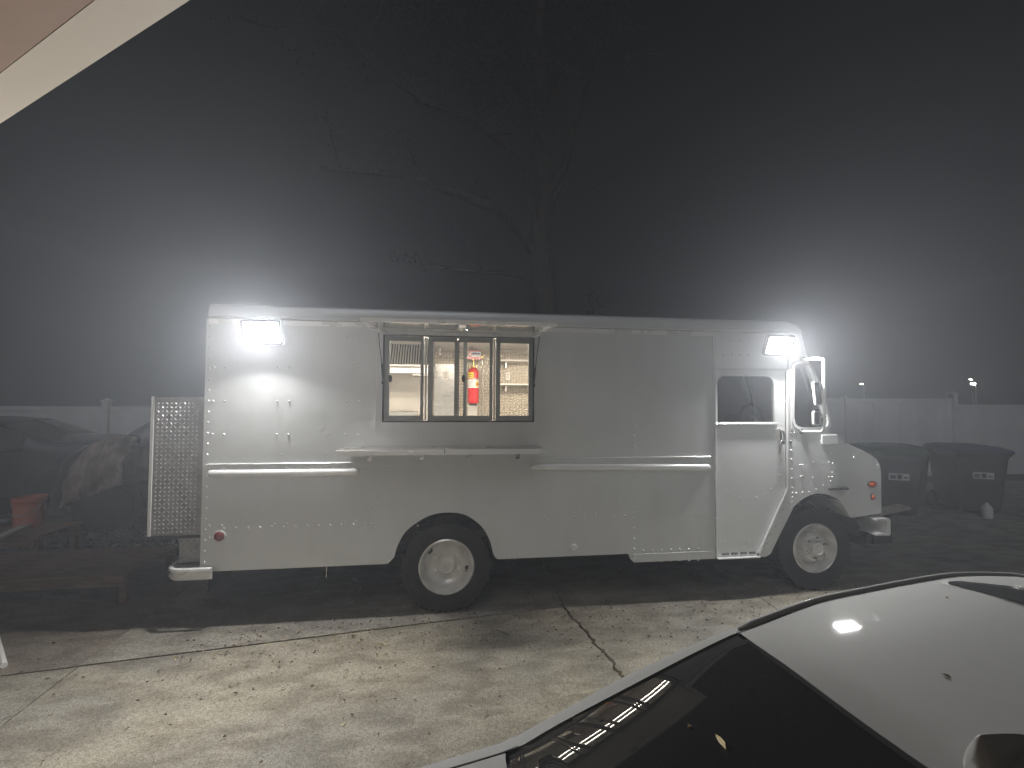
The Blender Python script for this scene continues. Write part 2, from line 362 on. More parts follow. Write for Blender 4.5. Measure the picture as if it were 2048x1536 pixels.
# ------------------------------------------------------------------ food truck
T = tag(empty('food_truck', (0,0,0)), 'white step van food truck with lit serving window and two floodlights', 'food truck')
W = 2.25; ZT = 2.745
arch = [sd(*p) for p in smooth_path([(788,1115,0),(794,1094,0),(810,1065,0),(834,1045,0),(863,1030,0),(898,1025,0),(933,1031,0),(963,1053,0),(979,1080,0),(985,1103,0)], 4) for p in [(p.x, p.y)]]
arch = [(1.585,.50),(1.612,.505),(1.632,.525)]+arch+[(2.598,.53),(2.618,.507),(2.64,.50)]
main = [(0.012,.497)]+arch+[(3.94,.50),(3.965,.44),(4.0,.412),(4.866,.414),(4.866,ZT),(.012,ZT)]
SW = (1.531, 2.984, 1.807, 2.648)
hole = [(SW[0],SW[2]),(SW[0],SW[3]),(SW[1],SW[3]),(SW[1],SW[2])]
xz('side_panel', 'paint', T, main, [hole])
far_hole = rrect(4.95, 5.52, 1.80, 2.27, .07)
cab = [sd(*q) for q in [(1580,662),(1602,664),(1615,714),(1651,821),(1675,880),(1675,998),(1666,992),(1656,989.5),(1647,987.5),(1639,987),(1629,988),(1619,991),(1609,996),(1600,1002),(1587,1014),(1578,1033),(1558,1073),(1541,1108)]]
cab += [(5.43,.412),(5.36,.412)]+[sd(1574,978),sd(1576,900),sd(1577,735)]
qw = [sd(*q) for q in [(1586,734),(1589,729),(1594,726.5),(1603,726),(1612,727),(1618,731),(1622,738),(1630,756),(1643,793),(1654,830),(1657,843),(1655,852),(1649,856),(1630,857),(1603,857),(1594,854),(1588,848),(1585,836)]]
xz('cowl_panel', 'door', T, cab, [qw])
xz('header_panel', 'door', T, [(4.868,2.372),(5.70,2.372),(5.72,ZT),(4.868,ZT)])
# door
dl = [(4.886,.425),(5.335,.425)]+[sd(1572,979),sd(1572,740)]+[(4.886,2.345)]
dw = [sd(1436,845),sd(1550,845)]
DW = (dw[0][0], dw[1][0], dw[0][1]+.002, sd(1490,752)[1])
dhole = rrect(*DW, .085, 6, (0,1,1,0))
D = xz('door', 'door', T, round_poly(dl, .012, 2), [dhole], y0=.012, t=.035)
bm = bmesh.new(); plate(bm, rrect(DW[0]-.022, DW[1]+.022, DW[2]-.012, DW[3]+.022, .1, 6, (.2,1,1,.2)), [dhole], (0,.012,0), (1,0,0), (0,0,1), .006); fin('window_trim', bm, 'door', D)
obox('window_sill', 'bright', D, DW[0]-.025, DW[1]+.03, -.008, .012, DW[2]-.028, DW[2]-.006, .003)
bm = bmesh.new(); plate(bm, rrect(DW[0]-.004, DW[1]+.004, DW[2]-.004, DW[3]+.004, .08, 6, (0,1,1,0)), (), (0,.034,0), (1,0,0), (0,0,1), .004); fin('pane', bm, 'cabglass', D)
obox('lintel', 'paint', T, 4.868, 5.70, .005, .045, 2.347, 2.371)
bm = bmesh.new()   # door edge seals: left bright post, diagonal strip, threshold
tube(bm, [(4.878,-.004,.42),(4.878,-.004,2.74)], .008, 6); fin('door_edge_trim', bm, 'bright', T)
bm = bmesh.new(); P = [onY(1517,1106,-.006), onY(1574,980,-.006), onY(1575.5,968,-.006), onY(1575,740,-.006)]
tube(bm, P, .011, 6); fin('door_edge_trim', bm, 'bright', T)
obox('threshold', 'bright', T, 4.88, 5.35, -.03, .01, .412, .424, .002)
bm = bmesh.new()
bm.free()
for i in range(4):
    x = 4.95+i*.1; bm = bmesh.new(); box(bm, x, x+.07, .004, .0115, .444, .463, .002); o = fin('vent', bm, 'dark', D)
    for k in range(3): obox('vent_rib', 'bright', o, x+.012+k*.018, x+.016+k*.018, .0, .0035, .446, .461)
h = bmesh.new(); box(h, 5.585, 5.635, -.012, .012, 1.60, 1.745, .012); fin('handle_plate', h, 'chrome', D)
h = bmesh.new(); tube(h, smooth_path([(5.60,-.012,1.73),(5.605,-.05,1.71),(5.615,-.055,1.64),(5.62,-.012,1.60)]), .012, 8); box(h, 5.59, 5.64, -.04, -.01, 1.575, 1.615, .008); fin('handle', h, 'chrome', D, True)
# quarter window
bm = bmesh.new(); plate(bm, inset(qw, -.018), [inset(qw, .012)], (0,.001,0), (1,0,0), (0,0,1), .014); fin('quarter_window_frame', bm, 'bright', T)
bm = bmesh.new(); plate(bm, inset(qw, -.004), (), (0,.026,0), (1,0,0), (0,0,1), .004); fin('quarter_window', bm, 'cabglass', T)
bm = bmesh.new(); x = sd(1580.5, 790)[0]
box(bm, x-.012, x+.02, -.008, .0, 1.72, 2.37, .003); fin('cowl_strip', bm, 'bright', T)
# hood, front
hp = [sd(*q, .03) for q in [(1675,872),(1684,882),(1701,890),(1722,899),(1744,911),(1754,919),(1760,930),(1762,945),(1763,1026),(1702,1036),(1697,1029),(1688,1013),(1678,1000),(1675,998)]]
bm = bmesh.new(); plate(bm, hp, (), (0,W-.03,0), (1,0,0), (0,0,1), W-.06); fin('hood', bm, 'door', T)
obox('cowl_bracket', 'trim', T, *[sd(1641,870)[0], sd(1673,870)[0]], -.018, 0, sd(1655,889)[1], sd(1655,869)[1], .006)
obox('drip_ledge', 'dark', T, sd(1656,976)[0], sd(1693,976)[0], -.03, .03, sd(1670,979)[1], sd(1670,975)[1], .002)
fa, fb = Vector(sd(1615,714)), Vector(sd(1675,880)); ft = Vector(sd(1602,664))
uz = Vector((fb.x-fa.x, 0, fb.y-fa.y)); Lw = uz.length; uz.normalize()
bm = bmesh.new(); wo = [(0.0,0),(W,0),(W,Lw),(0,Lw)]
wh = rrect(.10, W/2-.03, .06, Lw-.07, .06); wh2 = rrect(W/2+.03, W-.10, .06, Lw-.07, .06)
plate(bm, wo, [wh, wh2], (fa.x-.02,0,fa.y), (0,1,0), uz, .03); fin('windshield_frame', bm, 'door', T)
for q in (wh, wh2):
    bm = bmesh.new(); plate(bm, inset(q, -.005), (), (fa.x-.012,0,fa.y), (0,1,0), uz, .005); fin('windshield', bm, 'cabglass', T)
bm = bmesh.new(); plate(bm, [(0,0),(W,0),(W,1),(0,1)], (), (ft.x-.02,0,ft.y+.0), (0,1,0), Vector((fa.x-ft.x,0,fa.y-ft.y)), .03); fin('front_header', bm, 'paint', T)
# roof cap
prof = [(.012,ZT),(-.014,ZT+.008),(-.018,ZT+.022),(-.008,ZT+.03),(-.004,ZT+.09),(.012,ZT+.122),(.05,ZT+.142),(.4,ZT+.185),(W/2,ZT+.2)]
prof += [(W-a, b) for a, b in prof[-2::-1]]
bm = bmesh.new(); st = [(.012,0),(4.5,0),(5.72,0),(5.84,-.03),(5.88,-.07)]; rings = []
for x, dz in st: rings.append([bm.verts.new((x, a, max(ZT-.005, b+dz*min(1,(b-ZT)/.1)))) for a, b in prof])
for A, B in zip(rings, rings[1:]):
    for k in range(len(A)-1): bm.faces.new((A[k], A[k+1], B[k+1], B[k]))
bm.faces.new(rings[0]); bm.faces.new(rings[-1][::-1]); fin('roof', bm, 'paint', T, 35)
# seam strips, far side, rear, floor
obox('seam_strip', 'trim', T, .012, 4.86, -.003, 0, ZT-.045, ZT-.002)
xz('far_side_panel', 'paint', T, [(0.012,.5),(4.866,.5),(4.866,.42),(5.3,.42),(5.62,1.0),(6.3,1.0)]+[sd(1675,880),sd(1651,821),sd(1615,714),sd(1602,664)]+[(5.72,ZT),(.012,ZT)], [rrect(4.93,5.50,1.78,2.29,.07), [(p[0], p[1]) for p in qw]], y0=W-.04)
obox('rear_panel', 'paint', T, -.006, .012, .0, W, .50, ZT)
obox('floor', 'under', T, .02, 5.6, .05, W-.05, .70, .76)
obox('bulkhead', 'wall', T, 4.76, 4.80, .05, W-.05, .765, 2.76)
obox('lower_strip', 'paint', T, 3.99, 4.86, -.005, -.0005, .415, .495, .002)
obox('dashboard', 'dark', T, 5.95, 6.22, .08, W-.08, 1.15, 1.62, .03)
bm = bmesh.new(); tube(bm, [(5.9,.75,1.50),(5.75,.62,1.75)], .012, 8); lathe(bm, [(.21,-.012),(.225,0),(.21,.012),(.195,0),(.21,-.012)], (5.72,.6,1.78), 'x', 28)
fin('steering_wheel', bm, 'dark', T)
bm = bmesh.new(); box(bm, 5.0, 5.45, 1.2, 1.7, .9, 1.35, .05); box(bm, 4.95, 5.07, 1.2, 1.7, 1.35, 1.95, .05); fin('seat', bm, 'dark', T)
bm = bmesh.new(); tube(bm, [sd(1490,748,.5)[0:1]+(.5,)+sd(1490,748,.5)[1:], sd(1520,846,.5)[0:1]+(.5,)+sd(1520,846,.5)[1:]], .014, 8); fin('grab_rail', bm, 'steel', T)
bm = bmesh.new(); q = onY(1508,832,.9); box(bm, q.x-.03, q.x+.03, .9, .91, q.z-.03, q.z+.03); fin('notice_card', bm, 'white', T)
# underside
bm = bmesh.new()
for y in (.55, 1.62): box(bm, .1, 6.6, y, y+.08, .50, .66)
box(bm, .3, 3.2, .3, 1.95, .62, .69); box(bm, 2.08, 2.2, .2, 2.05, .38, .50); box(bm, 5.95, 6.07, .25, 2.0, .36, .46); fin('chassis', bm, 'under', T)
bm = bmesh.new(); box(bm, 0.02, .04, .05, W-.05, .30, .5); fin('mud_flap', bm, 'black', T)
for (cx, r0) in ((2.145, .50), (6.03, .50)):      # dark wheel wells
    bm = bmesh.new(); pr = [(r0+.02+(0 if cx < 4 else .06), .045), (r0+.02+(0 if cx < 4 else .06), .75), (0, .75)]; lathe(bm, pr, (cx, 0, .46), 'y', 40)
    bmesh.ops.delete(bm, geom=[v for v in bm.verts if v.co.z < .40], context='VERTS'); fin('wheel_well', bm, 'under', T)
bm = bmesh.new(); q = onY(1230,1108,.35); lathe(bm, [(0,-.3),(.15,-.3),(.17,-.27),(.17,.27),(.15,.3),(0,.3)], (q.x, .6, .50), 'x', 28); fin('fuel_tank', bm, 'under', T, 40)
bm = bmesh.new(); q = onY(1028,1124,.2); tube(bm, [(q.x, .2, q.z-.01), (q.x, 1.2, q.z)], .03, 14, caps=False); tube(bm, [(q.x, .2, q.z-.01), (q.x, .21, q.z-.01)], .033, 14, caps=False); fin('exhaust_pipe', bm, 'steel', T)
bm = bmesh.new(); q = onY(653,1150,.25); tube(bm, [(q.x,.25,.30),(q.x,.25,.55)], .007, 6); fin('drain_pipe', bm, 'steel', T)
bm = bmesh.new(); q = onY(1147,1095); lathe(bm, [(0,-.02),(.028,-.018),(.034,-.008),(.036,.0)], (q.x, 0, q.z), 'y', 20); box(bm, q.x-.045, q.x-.03, -.008, 0, q.z-.02, q.z+.01, .003); fin('filler_cap', bm, 'trim', T, True)
# rub rails
def rail(x0p, x1p, yp0, yp1, yl):
    a = onY(x0p, yp0); b = onY(x1p, yp1); bm = bmesh.new()
    z0, z1 = a.z, b.z; x0, x1 = a.x, b.x; n = 9; rings = []
    for x, s in ((x0,.0),(x0+.006,.6),(x0+.02,.9),(x0+.04,1),(x1-.04,1),(x1-.02,.9),(x1-.006,.6),(x1,.0)):
        z = z0+(z1-z0)*(x-x0)/(x1-x0)
        rings.append([bm.verts.new((x, -.032*math.sin(PI*k/n)*max(s,.02), z-.034*math.cos(PI*k/n)*(.3+.7*s))) for k in range(n+1)])
    for A, B in zip(rings, rings[1:]):
        for k in range(n): bm.faces.new((A[k], A[k+1], B[k+1], B[k]))
    fin('rub_rail', bm, 'bright', T, 'all')
    obox('rail_lip', 'bright', T, x0, x1, -.014, 0, z0+.075, z0+.085, .003)
    obox('rail_strip', 'paint', T, x0, x1, -.004, 0, z0+.03, z0+.074, .001)
rail(416, 720, 947, 943.5, 0); rail(1060, 1420, 934, 934.5, 0)
q0, q1 = onY(720, 935), onY(1060, 931)
obox('rail_strip', 'paint', T, q0.x, q1.x, -.006, 0, q1.z-.03, q1.z+.02, .002)
# rivets
bm = bmesh.new(); RV = []
for k in range(24): RV.append((421-.6*k*.9, 651+21.5*k))
for y in (734, 802, 868.5):
    for x in ((428,451),(556,579.5),(695,718)):
        dx = (734-y)*.022; RV += [(x[0]+dx, y), (x[1]+dx, y+.3)]
RV += [(696,674),(720,675.5),(826,868),(848,868),(953,868),(973,867),(1077,866),(1096,866)]
RV += [(400+a*.293, 860+b*.293) for a, b in [(63,653),(148,650),(165,670),(247,667),(328,665),(410,662),(490,660),(507,638),(572,658),(590,637),(652,655),(732,653),(811,651),(890,648),(968,646),(984,626),(1047,643),(1063,623),(1124,640),(1170,639),(1195,640),(1195,672),(1195,588),(1195,540),(1197,488),(63,735),(85,735),(1487,652)]]
RV += [(1268, 770+20.5*k) for k in range(18)]
RV += [(1070+20*k, 1036-k*.45) for k in range(10)]+[(1150+20*k, 1028-k*.2) for k in range(3)]
RV += [(1286+18.4*k, 1101-k*.55) for k in range(7)]+[(1286+18.4*k, 1123-k*.5) for k in range(7)]
RV += [(1429+16.5*k, 682) for k in range(4)]+[(1429+17*k, 709.5) for k in range(5)]
RV += [(400+x*.293, 860+y*.293) for x, y in [(63,265),(90,265),(158,262),(173,265),(255,262),(338,262),(417,260),(500,260),(515,258),(582,260),(597,257),(660,259),(738,257),(820,256),(898,254),(976,256),(990,258),(1055,254)]]
RV += [(1072+26*k, 926+.1*k) for k in range(13)]
RV += [(1380+a*.2441, 880+b*.2441) for a, b in [(820,5),(828,85),(828,160),(832,238),(835,313),(838,390),(840,430),(838,470),(835,505),(838,540),(900,203),(918,203),(908,297),(922,297),(1007,183),(1007,308),(1162,115),(1135,180),(1165,192),(1165,265),(1138,303),(1165,303),(1150,340),(1092,370),(1032,403),(978,427),(922,430),(870,435),(793,495),(762,567),(730,635),(695,705),(660,772),(628,843),(1538,200),(1540,225),(1342,143)]]
RV += [(1380+a*.1953, 630+b*.1953) for a, b in [(1345,1250),(1340,1290),(1395,1300),(1435,1300),(1490,1300),(1030,1150),(1030,1205),(1068,1205),(1030,1287),(1455,1423)]]
for x, y in RV:
    q = onY(x, y); dome(bm, (q.x, -.004 if y > 920 and y < 940 else -.0005, q.z), (0,-1,0), .0095, .0085)
for x, y in [(1380+a*.2441, 880+b*.2441) for a, b in [(228,32),(218,297),(250,358),(293,410),(348,452),(407,472),(467,485),(543,470),(612,440),(662,400),(703,350),(733,287),(748,220),(752,158),(735,95),(287,832),(378,828),(482,825),(573,820)]]+[(1380+a*.1953, 630+b*.1953) for a, b in [(285,1150),(285,1235),(285,1323),(270,725),(270,900),(885,1150),(885,1237),(975,1025),(975,885),(985,1165)]]:
    q = onY(x, y, .012); dome(bm, (q.x, .0115, q.z), (0,-1,0), .0065, .005)
x = sd(1580.5, 790)[0]+.004
for k in range(34): dome(bm, (x, -.008, 1.74+k*.0185), (0,-1,0), .0045, .003, 6)
o = fin('rivets', bm, 'bright', T, 'all'); o['kind'] = 'stuff'
for px, py, rr0 in ((644, 857, .035), (656, 868, .02), (563, 909, .014), (1190, 1148, .0)):
    if not rr0: continue
    q = onY(px, py); bm = bmesh.new(); lathe(bm, [(0,-.0006),(rr0*.3,-.0016),(rr0*.6,-.0013),(rr0,-.0002)], (0,0,0), 'y', 18)
    for v in bm.verts: v.co.x, v.co.z = v.co.x*.8+v.co.z*.6, v.co.z*.9
    bmesh.ops.translate(bm, vec=(q.x, 0, q.z), verts=bm.verts); fin('dent', bm, 'paint', T, 'all')
# lamps and markers on the side
def marker(px, py, r, m, sq=1, y=0):
    q = onY(px, py, y); bm = bmesh.new(); lathe(bm, [(r*1.18,0),(r*1.2,-.012),(r*1.05,-.016),(r*.98,-.012)], (0,0,0), 'y', 28)
    for v in bm.verts: v.co.x *= sq
    bmesh.ops.translate(bm, vec=(q.x, y, q.z), verts=bm.verts)
    o = fin('marker_light', bm, 'bright' if m == 'lens_red' else 'dark', T, True)
    bm = bmesh.new(); lathe(bm, [(r*.98,-.006),(r*.95,-.018),(r*.7,-.028),(r*.3,-.033),(0,-.034)], (0,0,0), 'y', 28)
    for v in bm.verts: v.co.x *= sq
    bmesh.ops.translate(bm, vec=(q.x, y, q.z), verts=bm.verts); fin('lens', bm, m, o, True)
marker(440, 1072, .044, 'lens_red'); marker(1743, 968.5, .03, 'lens_amber', 1.6, .03); marker(1744, 993.5, .03, 'lens_amber', .62, .03)
# bumpers
bm = bmesh.new()
def capsule_bumper(bm, z0, z1, out):
    path = []
    for k in range(9):
        a = PI/2*k/8; path.append((-.26-.12*math.sin(a)*0-.12*(math.sin(a)), .10-.12*math.cos(a)-0*out))
    pts = [(.11, -.02), (-.02, -.022), (-.14, -.02)]+[(-.14-.13*math.sin(PI/2*k/8), .11-.13*math.cos(PI/2*k/8)) for k in range(9)]+[(-.27, W-.12)]
    prof = [(0, z0+.012), (.0, z1-.012)]
    rings = []
    for x, y in pts: rings.append([(x, y, z0), (x, y, z1)])
    return pts
bp = capsule_bumper(bm, 0, 0, 0); rings = []
for i, (x, y) in enumerate(bp):
    nx, ny = (0, -1) if i < 3 else ((-math.sin(PI/2*(i-3)/8), -math.cos(PI/2*(i-3)/8)) if i < 12 else (-1, 0))
    sec = [(.0,.545),(.014,.548),(.026,.538),(.028,.52),(.016,.508),(.014,.495),(.020,.475),(.026,.462),(.018,.445),(0,.440)]
    rings.append([bm.verts.new((x+nx*a, y+ny*a, b)) for a, b in sec])
for A, B in zip(rings, rings[1:]):
    for k in range(len(A)-1): bm.faces.new((A[k], A[k+1], B[k+1], B[k]))
bm.faces.new(rings[0]); fin('rear_bumper', bm, 'trim', T, 30)
obox('bumper_step', 'tread', T, -.26, .0, .02, W-.2, .532, .544, .003)
S = obox('step_box', 'tread', T, -.235, -.03, .09, .5, .546, .79, .006)
bm = bmesh.new(); treads(bm, .21, .24, .03, (-.235,.0895,.549), (1,0,0), (0,0,1)); o = fin('tread_pattern', bm, 'lug', S); o['kind'] = 'stuff'
bm = bmesh.new(); z0, z1 = sd(1762,1070)[1], sd(1762,1037)[1]; xf = sd(1776,1050)[0]+.01
pts = [(6.72, z1), (xf-.02, z1+.004), (xf, z1-.01), (xf, z0+.01), (xf-.02, z0-.004), (6.72, z0), (6.72, z0+.02), (xf-.04, z0+.02), (xf-.045, z1-.02), (6.72, z1-.02)]
plate(bm, pts, (), (0,W+.02,0), (1,0,0), (0,0,1), W+.04); fin('front_bumper', bm, 'bright', T)
# rear cabinet of diamond plate
g = empty('g', (0,0,0)); bpy.data.objects.remove(g)
a = onY(303, 794, .02); b = onY(297, 1071, .02); zt, zb = onY(400, 794, .02).z, onY(400, 1069, .02).z; xl = (a.x+b.x)/2
Cb = obox('rear_cabinet', 'tread', T, xl, -.008, .02, 1.6, zb, zt, .006)
bm = bmesh.new(); treads(bm, -.045-(xl+.035), zt-zb-.02, .0355, (xl+.035,.0195,zb+.01), (1,0,0), (0,0,1), .03, .011, .004); o = fin('tread_pattern', bm, 'lug', Cb); o['kind'] = 'stuff'
obox('corner_angle', 'bright', Cb, xl-.004, xl+.022, .012, .05, zb-.003, zt+.003, .002)
obox('base_rail', 'dark', Cb, xl, -.01, .025, 1.6, zb-.03, zb-.002)
# wheels
def wheel(cx, cz, rim_r, tyre_r, y, front):
    Wh = empty('wheel', (cx, y, cz)); Wh.parent = T
    bm = bmesh.new(); lathe(bm, [(rim_r,.03),(rim_r+.012,.0),(rim_r+.05,-.012),(tyre_r-.06,-.012),(tyre_r-.02,.005),(tyre_r,.04),(tyre_r,.20),(tyre_r-.02,.235),(rim_r,.24)], (0,0,0), 'y', 56)
    for k in range(44):
        a = 2*PI*k/44; m = Matrix.Rotation(-a, 4, 'Y'); box(bm, tyre_r-.012, tyre_r+.004, .02, .10, -.012, .012, 0, m); box(bm, tyre_r-.012, tyre_r+.004, .13, .21, -.012, .012, 0, Matrix.Rotation(-a-.07, 4, 'Y'))
    fin('tyre', bm, 'tyre', Wh, 30)
    bm = bmesh.new(); r = rim_r
    if front: pr = [(r+.004,.03),(r+.008,.004),(r-.004,-.004),(r-.014,.006),(r-.022,.03),(r*.86,.05),(r*.80,.085),(r*.72,.10),(r*.62,.095),(r*.585,.05),(r*.56,.012),(r*.52,.0),(r*.30,.004),(r*.27,.0)]
    else: pr = [(r+.004,.03),(r+.008,.004),(r-.004,-.004),(r-.014,.006),(r-.022,.03),(r*.87,.05),(r*.84,.075),(r*.80,.10),(r*.66,.128),(r*.55,.14),(r*.38,.142),(r*.34,.142)]
    lathe(bm, pr, (0,0,0), 'y', 56); fin('rim', bm, 'wheel', Wh, 50)
    bm = bmesh.new()
    if front: lathe(bm, [(r*.29,.005),(r*.29,-.03),(r*.26,-.04),(r*.2,-.042),(r*.17,-.03),(0,-.03)], (0,0,0), 'y', 28)
    else: lathe(bm, [(r*.36,.142),(r*.34,.06),(r*.31,.05),(r*.28,.05),(r*.25,.075),(r*.12,.078),(r*.1,.065),(0,.064)], (0,0,0), 'y', 28)
    fin('hub', bm, 'wheel', Wh, 40)
    first = None; yl = .0 if front else .14
    for k in range(6):
        a = 2*PI*k/6+R(80 if front else 92); rr_ = r*(.42 if front else .50)
        if first is None:
            bm = bmesh.new(); lathe(bm, [(.024,0),(.024,-.006),(.015,-.008),(.015,-.024),(.009,-.028),(0,-.028)], (0,0,0), 'y', 6); first = fin('lug_nut', bm, 'chrome' if front else 'wheel', Wh)
            o = first
        else: o = first.copy(); COL.objects.link(o)
        o.location = (rr_*math.cos(a), yl, rr_*math.sin(a))
    for a in ((178,) if front else (-16, 142)):
        t = R(a); rr_ = r*(.80 if front else .80); bm = bmesh.new(); lathe(bm, [(0,-.002),(.030,-.002),(.033,.003)], (0,0,0), 'y', 20)
        for v in bm.verts: v.co.x *= .75
        bmesh.ops.transform(bm, matrix=Matrix.Translation((rr_*math.cos(t), .078 if front else .088, rr_*math.sin(t))) @ Matrix.Rotation(-t, 4, 'Y') @ Matrix.Rotation(R(-25 if front else -18), 4, 'Z'), verts=bm.verts)
        fin('hand_hole_shade', bm, 'black', Wh)  # flat black disc stands for the shade inside the hole
    bm = bmesh.new(); t = R(178 if front else -16); tube(bm, [(r*.70*math.cos(t), .07, r*.70*math.sin(t)), (r*.82*math.cos(t), .03, r*.82*math.sin(t))], .004, 6); fin('valve_stem', bm, 'steel', Wh)
    return Wh
q = onY(893,1138,.03); wheel(q.x, .433, .256, .43, .03, False)
q = onY(1631.5,1097,.07); fwz = q.z; wheel(q.x, q.z, .256, q.z, .07, True)
for cx, cz in ((q.x, q.z), (2.15, .433)):
    bm = bmesh.new(); lathe(bm, [(.0,.2),(cz-.05,.2),(cz,.16),(cz,.0),(cz-.03,-.03),(.25,-.03),(.2,.03),(0,.05)], (cx, W-.22, cz), 'y', 40); fin('far_wheel', bm, 'tyre', T, 30)
bm = bmesh.new(); lathe(bm, [(.24,0),(.38,0),(.43,.04),(.43,.2),(.38,.24),(.24,.24)], (2.15,.31,.433), 'y', 40); fin('inner_tyre', bm, 'tyre', T, 30)
# service window
wf = empty('service_window', (0,0,0)); wf.parent = T
def ring(name, m, parent, o, i, y0, t):
    bm = bmesh.new(); plate(bm, [(o[0],o[2]),(o[1],o[2]),(o[1],o[3]),(o[0],o[3])], [[(i[0],i[2]),(i[1],i[2]),(i[1],i[3]),(i[0],i[3])]], (0,y0+t,0), (1,0,0), (0,0,1), t); return fin(name, bm, m, parent)
ring('flange', 'paint', wf, (SW[0]-.05, SW[1]+.045, SW[2]-.055, SW[3]+.0), (SW[0]+.004, SW[1]-.004, SW[2]+.004, SW[3]-.012), -.012, .0115)
obox('flange_edge', 'bright', wf, SW[0]-.056, SW[0]-.051, -.016, 0, SW[2]-.05, SW[3]-.05)
ring('gasket', 'black', wf, (SW[0]+.001, SW[1]-.001, SW[2]+.001, SW[3]-.001), (SW[0]+.016, SW[1]-.016, SW[2]+.018, SW[3]-.018), .002, .03)
gz0, gz1 = 1.872, 2.583
def X(px): return onY(px, 755, .03).x
def sash(x0, x1, gx0, gx1, y):
    s = ring('sash', 'alu', wf, (x0, x1, SW[2]+.019, SW[3]-.02), (gx0, gx1, gz0, gz1), y, .03)
    ring('glazing_bead', 'alu', s, (gx0-.013, gx1+.013, gz0-.014, gz1+.014), (gx0+.0015, gx1-.0015, gz0+.0015, gz1-.0015), y-.005, .0045)
    obox('pane', 'glass', s, gx0-.003, gx1+.003, y+.013, y+.017, gz0-.003, gz1+.003)
    return s
sash(X(769), X(847.5), X(779), X(841.5), .02); sash(X(856), X(915), X(866), X(909), .02); sash(X(915.4), X(985), X(918), X(979), .02); sash(X(991.5), X(1066), X(1000), X(1057), .02)
obox('inner_stile', 'alu', wf, X(926.5), X(934), .055, .085, SW[2]+.02, SW[3]-.02, .003)
for px in (851.7, 988.5):
    bm = bmesh.new(); x = X(px); tube(bm, [(x,.03,SW[2]+.022),(x,.03,SW[3]-.03)], .010, 8); lathe(bm, [(0,.0),(.017,.002),(.02,.01),(.017,.02),(0,.022)], (x,.03,SW[3]-.05), 'z', 14); fin('window_post', bm, 'shelfw', wf, 50)
for px, y in ((779, .012), (925, .045)):
    bm = bmesh.new(); q = onY(px+2, 757, y); lathe(bm, [(0,-.02),(.016,-.02),(.018,-.005),(.018,0)], (0,0,0), 'y', 16)
    for v in bm.verts: v.co.z *= 2.1
    bmesh.ops.translate(bm, vec=(q.x, y, q.z), verts=bm.verts); fin('latch', bm, 'dark', wf, 40)
# awning flap held up by two gas struts
hz, oz, dpt = 2.652, 2.612, .93
aw = empty('awning', (0,0,0)); aw.parent = T
sl = Vector((0, -dpt, oz-hz)); n_ = Vector((0, .0, 1))
bm = bmesh.new(); plate(bm, [(SW[0]+.0,0),(SW[1],0),(SW[1]+.0,1),(SW[0],1)], (), (0,-.018,hz+.012), (1,0,0), sl, -.004); fin('flap_skin', bm, 'flap', aw)
Mflap = M['steel']
for (a0, a1, b0, b1) in ((SW[0], SW[1], 0, .035), (SW[0], SW[1], .955, 1.0), (SW[0], SW[0]+.035, .036, .954), (SW[1]-.035, SW[1], .036, .954)):
    bm = bmesh.new(); plate(bm, [(a0,b0),(a1,b0),(a1,b1),(a0,b1)], (), (0,-.018,hz+.011), (1,0,0), sl, .026); fin('flap_frame', bm, 'trim', aw)
bm = bmesh.new(); tube(bm, [(SW[0],-.012,hz+.008),(SW[1],-.012,hz+.008)], .008, 8); fin('hinge', bm, 'dark', aw)
bm = bmesh.new(); x = onY(925, 648, -.85).x; box(bm, x-.03, x+.03, -.93, -.86, oz-.05, oz-.014, .006); tube(bm, [(x-.02,-.9,oz-.03),(x+.02,-.9,oz-.05),(x+.035,-.88,oz-.055)], .008, 8); fin('catch', bm, 'chrome', aw)
for x, pa in ((SW[0]+.012, (771,765)), (SW[1]-.012, (1063,771))):
    q = onY(*pa, -.01); zz = q.z; bm = bmesh.new()
    tube(bm, [(x,-.02,zz),(x,-.10,zz+.17)], .0075, 8); tube(bm, [(x,-.10,zz+.17),(x,-.30,hz-.045)], .004, 8); box(bm, x-.012, x+.012, -.03, 0, zz-.015, zz+.015, .003); fin('gas_strut', bm, 'dark', aw)
# counter shelf
sh = empty('counter_shelf', (0,0,0)); sh.parent = T
a, b, c, d_ = onY(671,905,-.30), onY(1088,898.5,-.30), onY(691,893,0), onY(1077,890.5,0)
zs = (a.z+b.z+c.z+d_.z)/4; xm = onY(889,900,-.3).x
x0, x1 = (a.x+c.x)/2, (b.x+d_.x)/2
for p0, p1 in ((x0, xm-.002), (xm+.002, x1)):
    bm = bmesh.new(); box(bm, p0, p1, -.30, -.002, zs-.004, zs+.002); fin('shelf_top', bm, 'steel', sh); obox('front_lip', 'bright', sh, p0, p1, -.303, -.2975, zs-.042, zs+.003, .001)
obox('end_lip', 'steel', sh, x0-.004, x0, -.30, -.002, zs-.03, zs+.004); obox('joint_strip', 'chrome', sh, xm-.006, xm+.006, -.306, -.002, zs-.03, zs+.006, .001)
obox('back_board', 'paint', sh, onY(702,920).x, onY(1045,920).x, -.012, -.001, onY(870,930).z, zs-.006, .002)
bm0 = None
for px in (738, 843, 937, 1036):
    x = onY(px, 915, -.05).x
    if bm0 is None:
        bm = bmesh.new(); box(bm, -.02, .02, -.012, 0, -.125, -.005, .002); box(bm, -.014, .014, -.24, -.008, -.013, -.005, .002)
        tube(bm, [(-.008,-.012,-.10),(-.008,-.11,-.015)], .007, 6); tube(bm, [(.010,-.012,-.07),(.010,-.06,-.03)], .012, 8); bm0 = fin('shelf_bracket', bm, 'chrome', sh); o = bm0
    else: o = bm0.copy(); COL.objects.link(o)
    o.location = (x, -.012, zs)
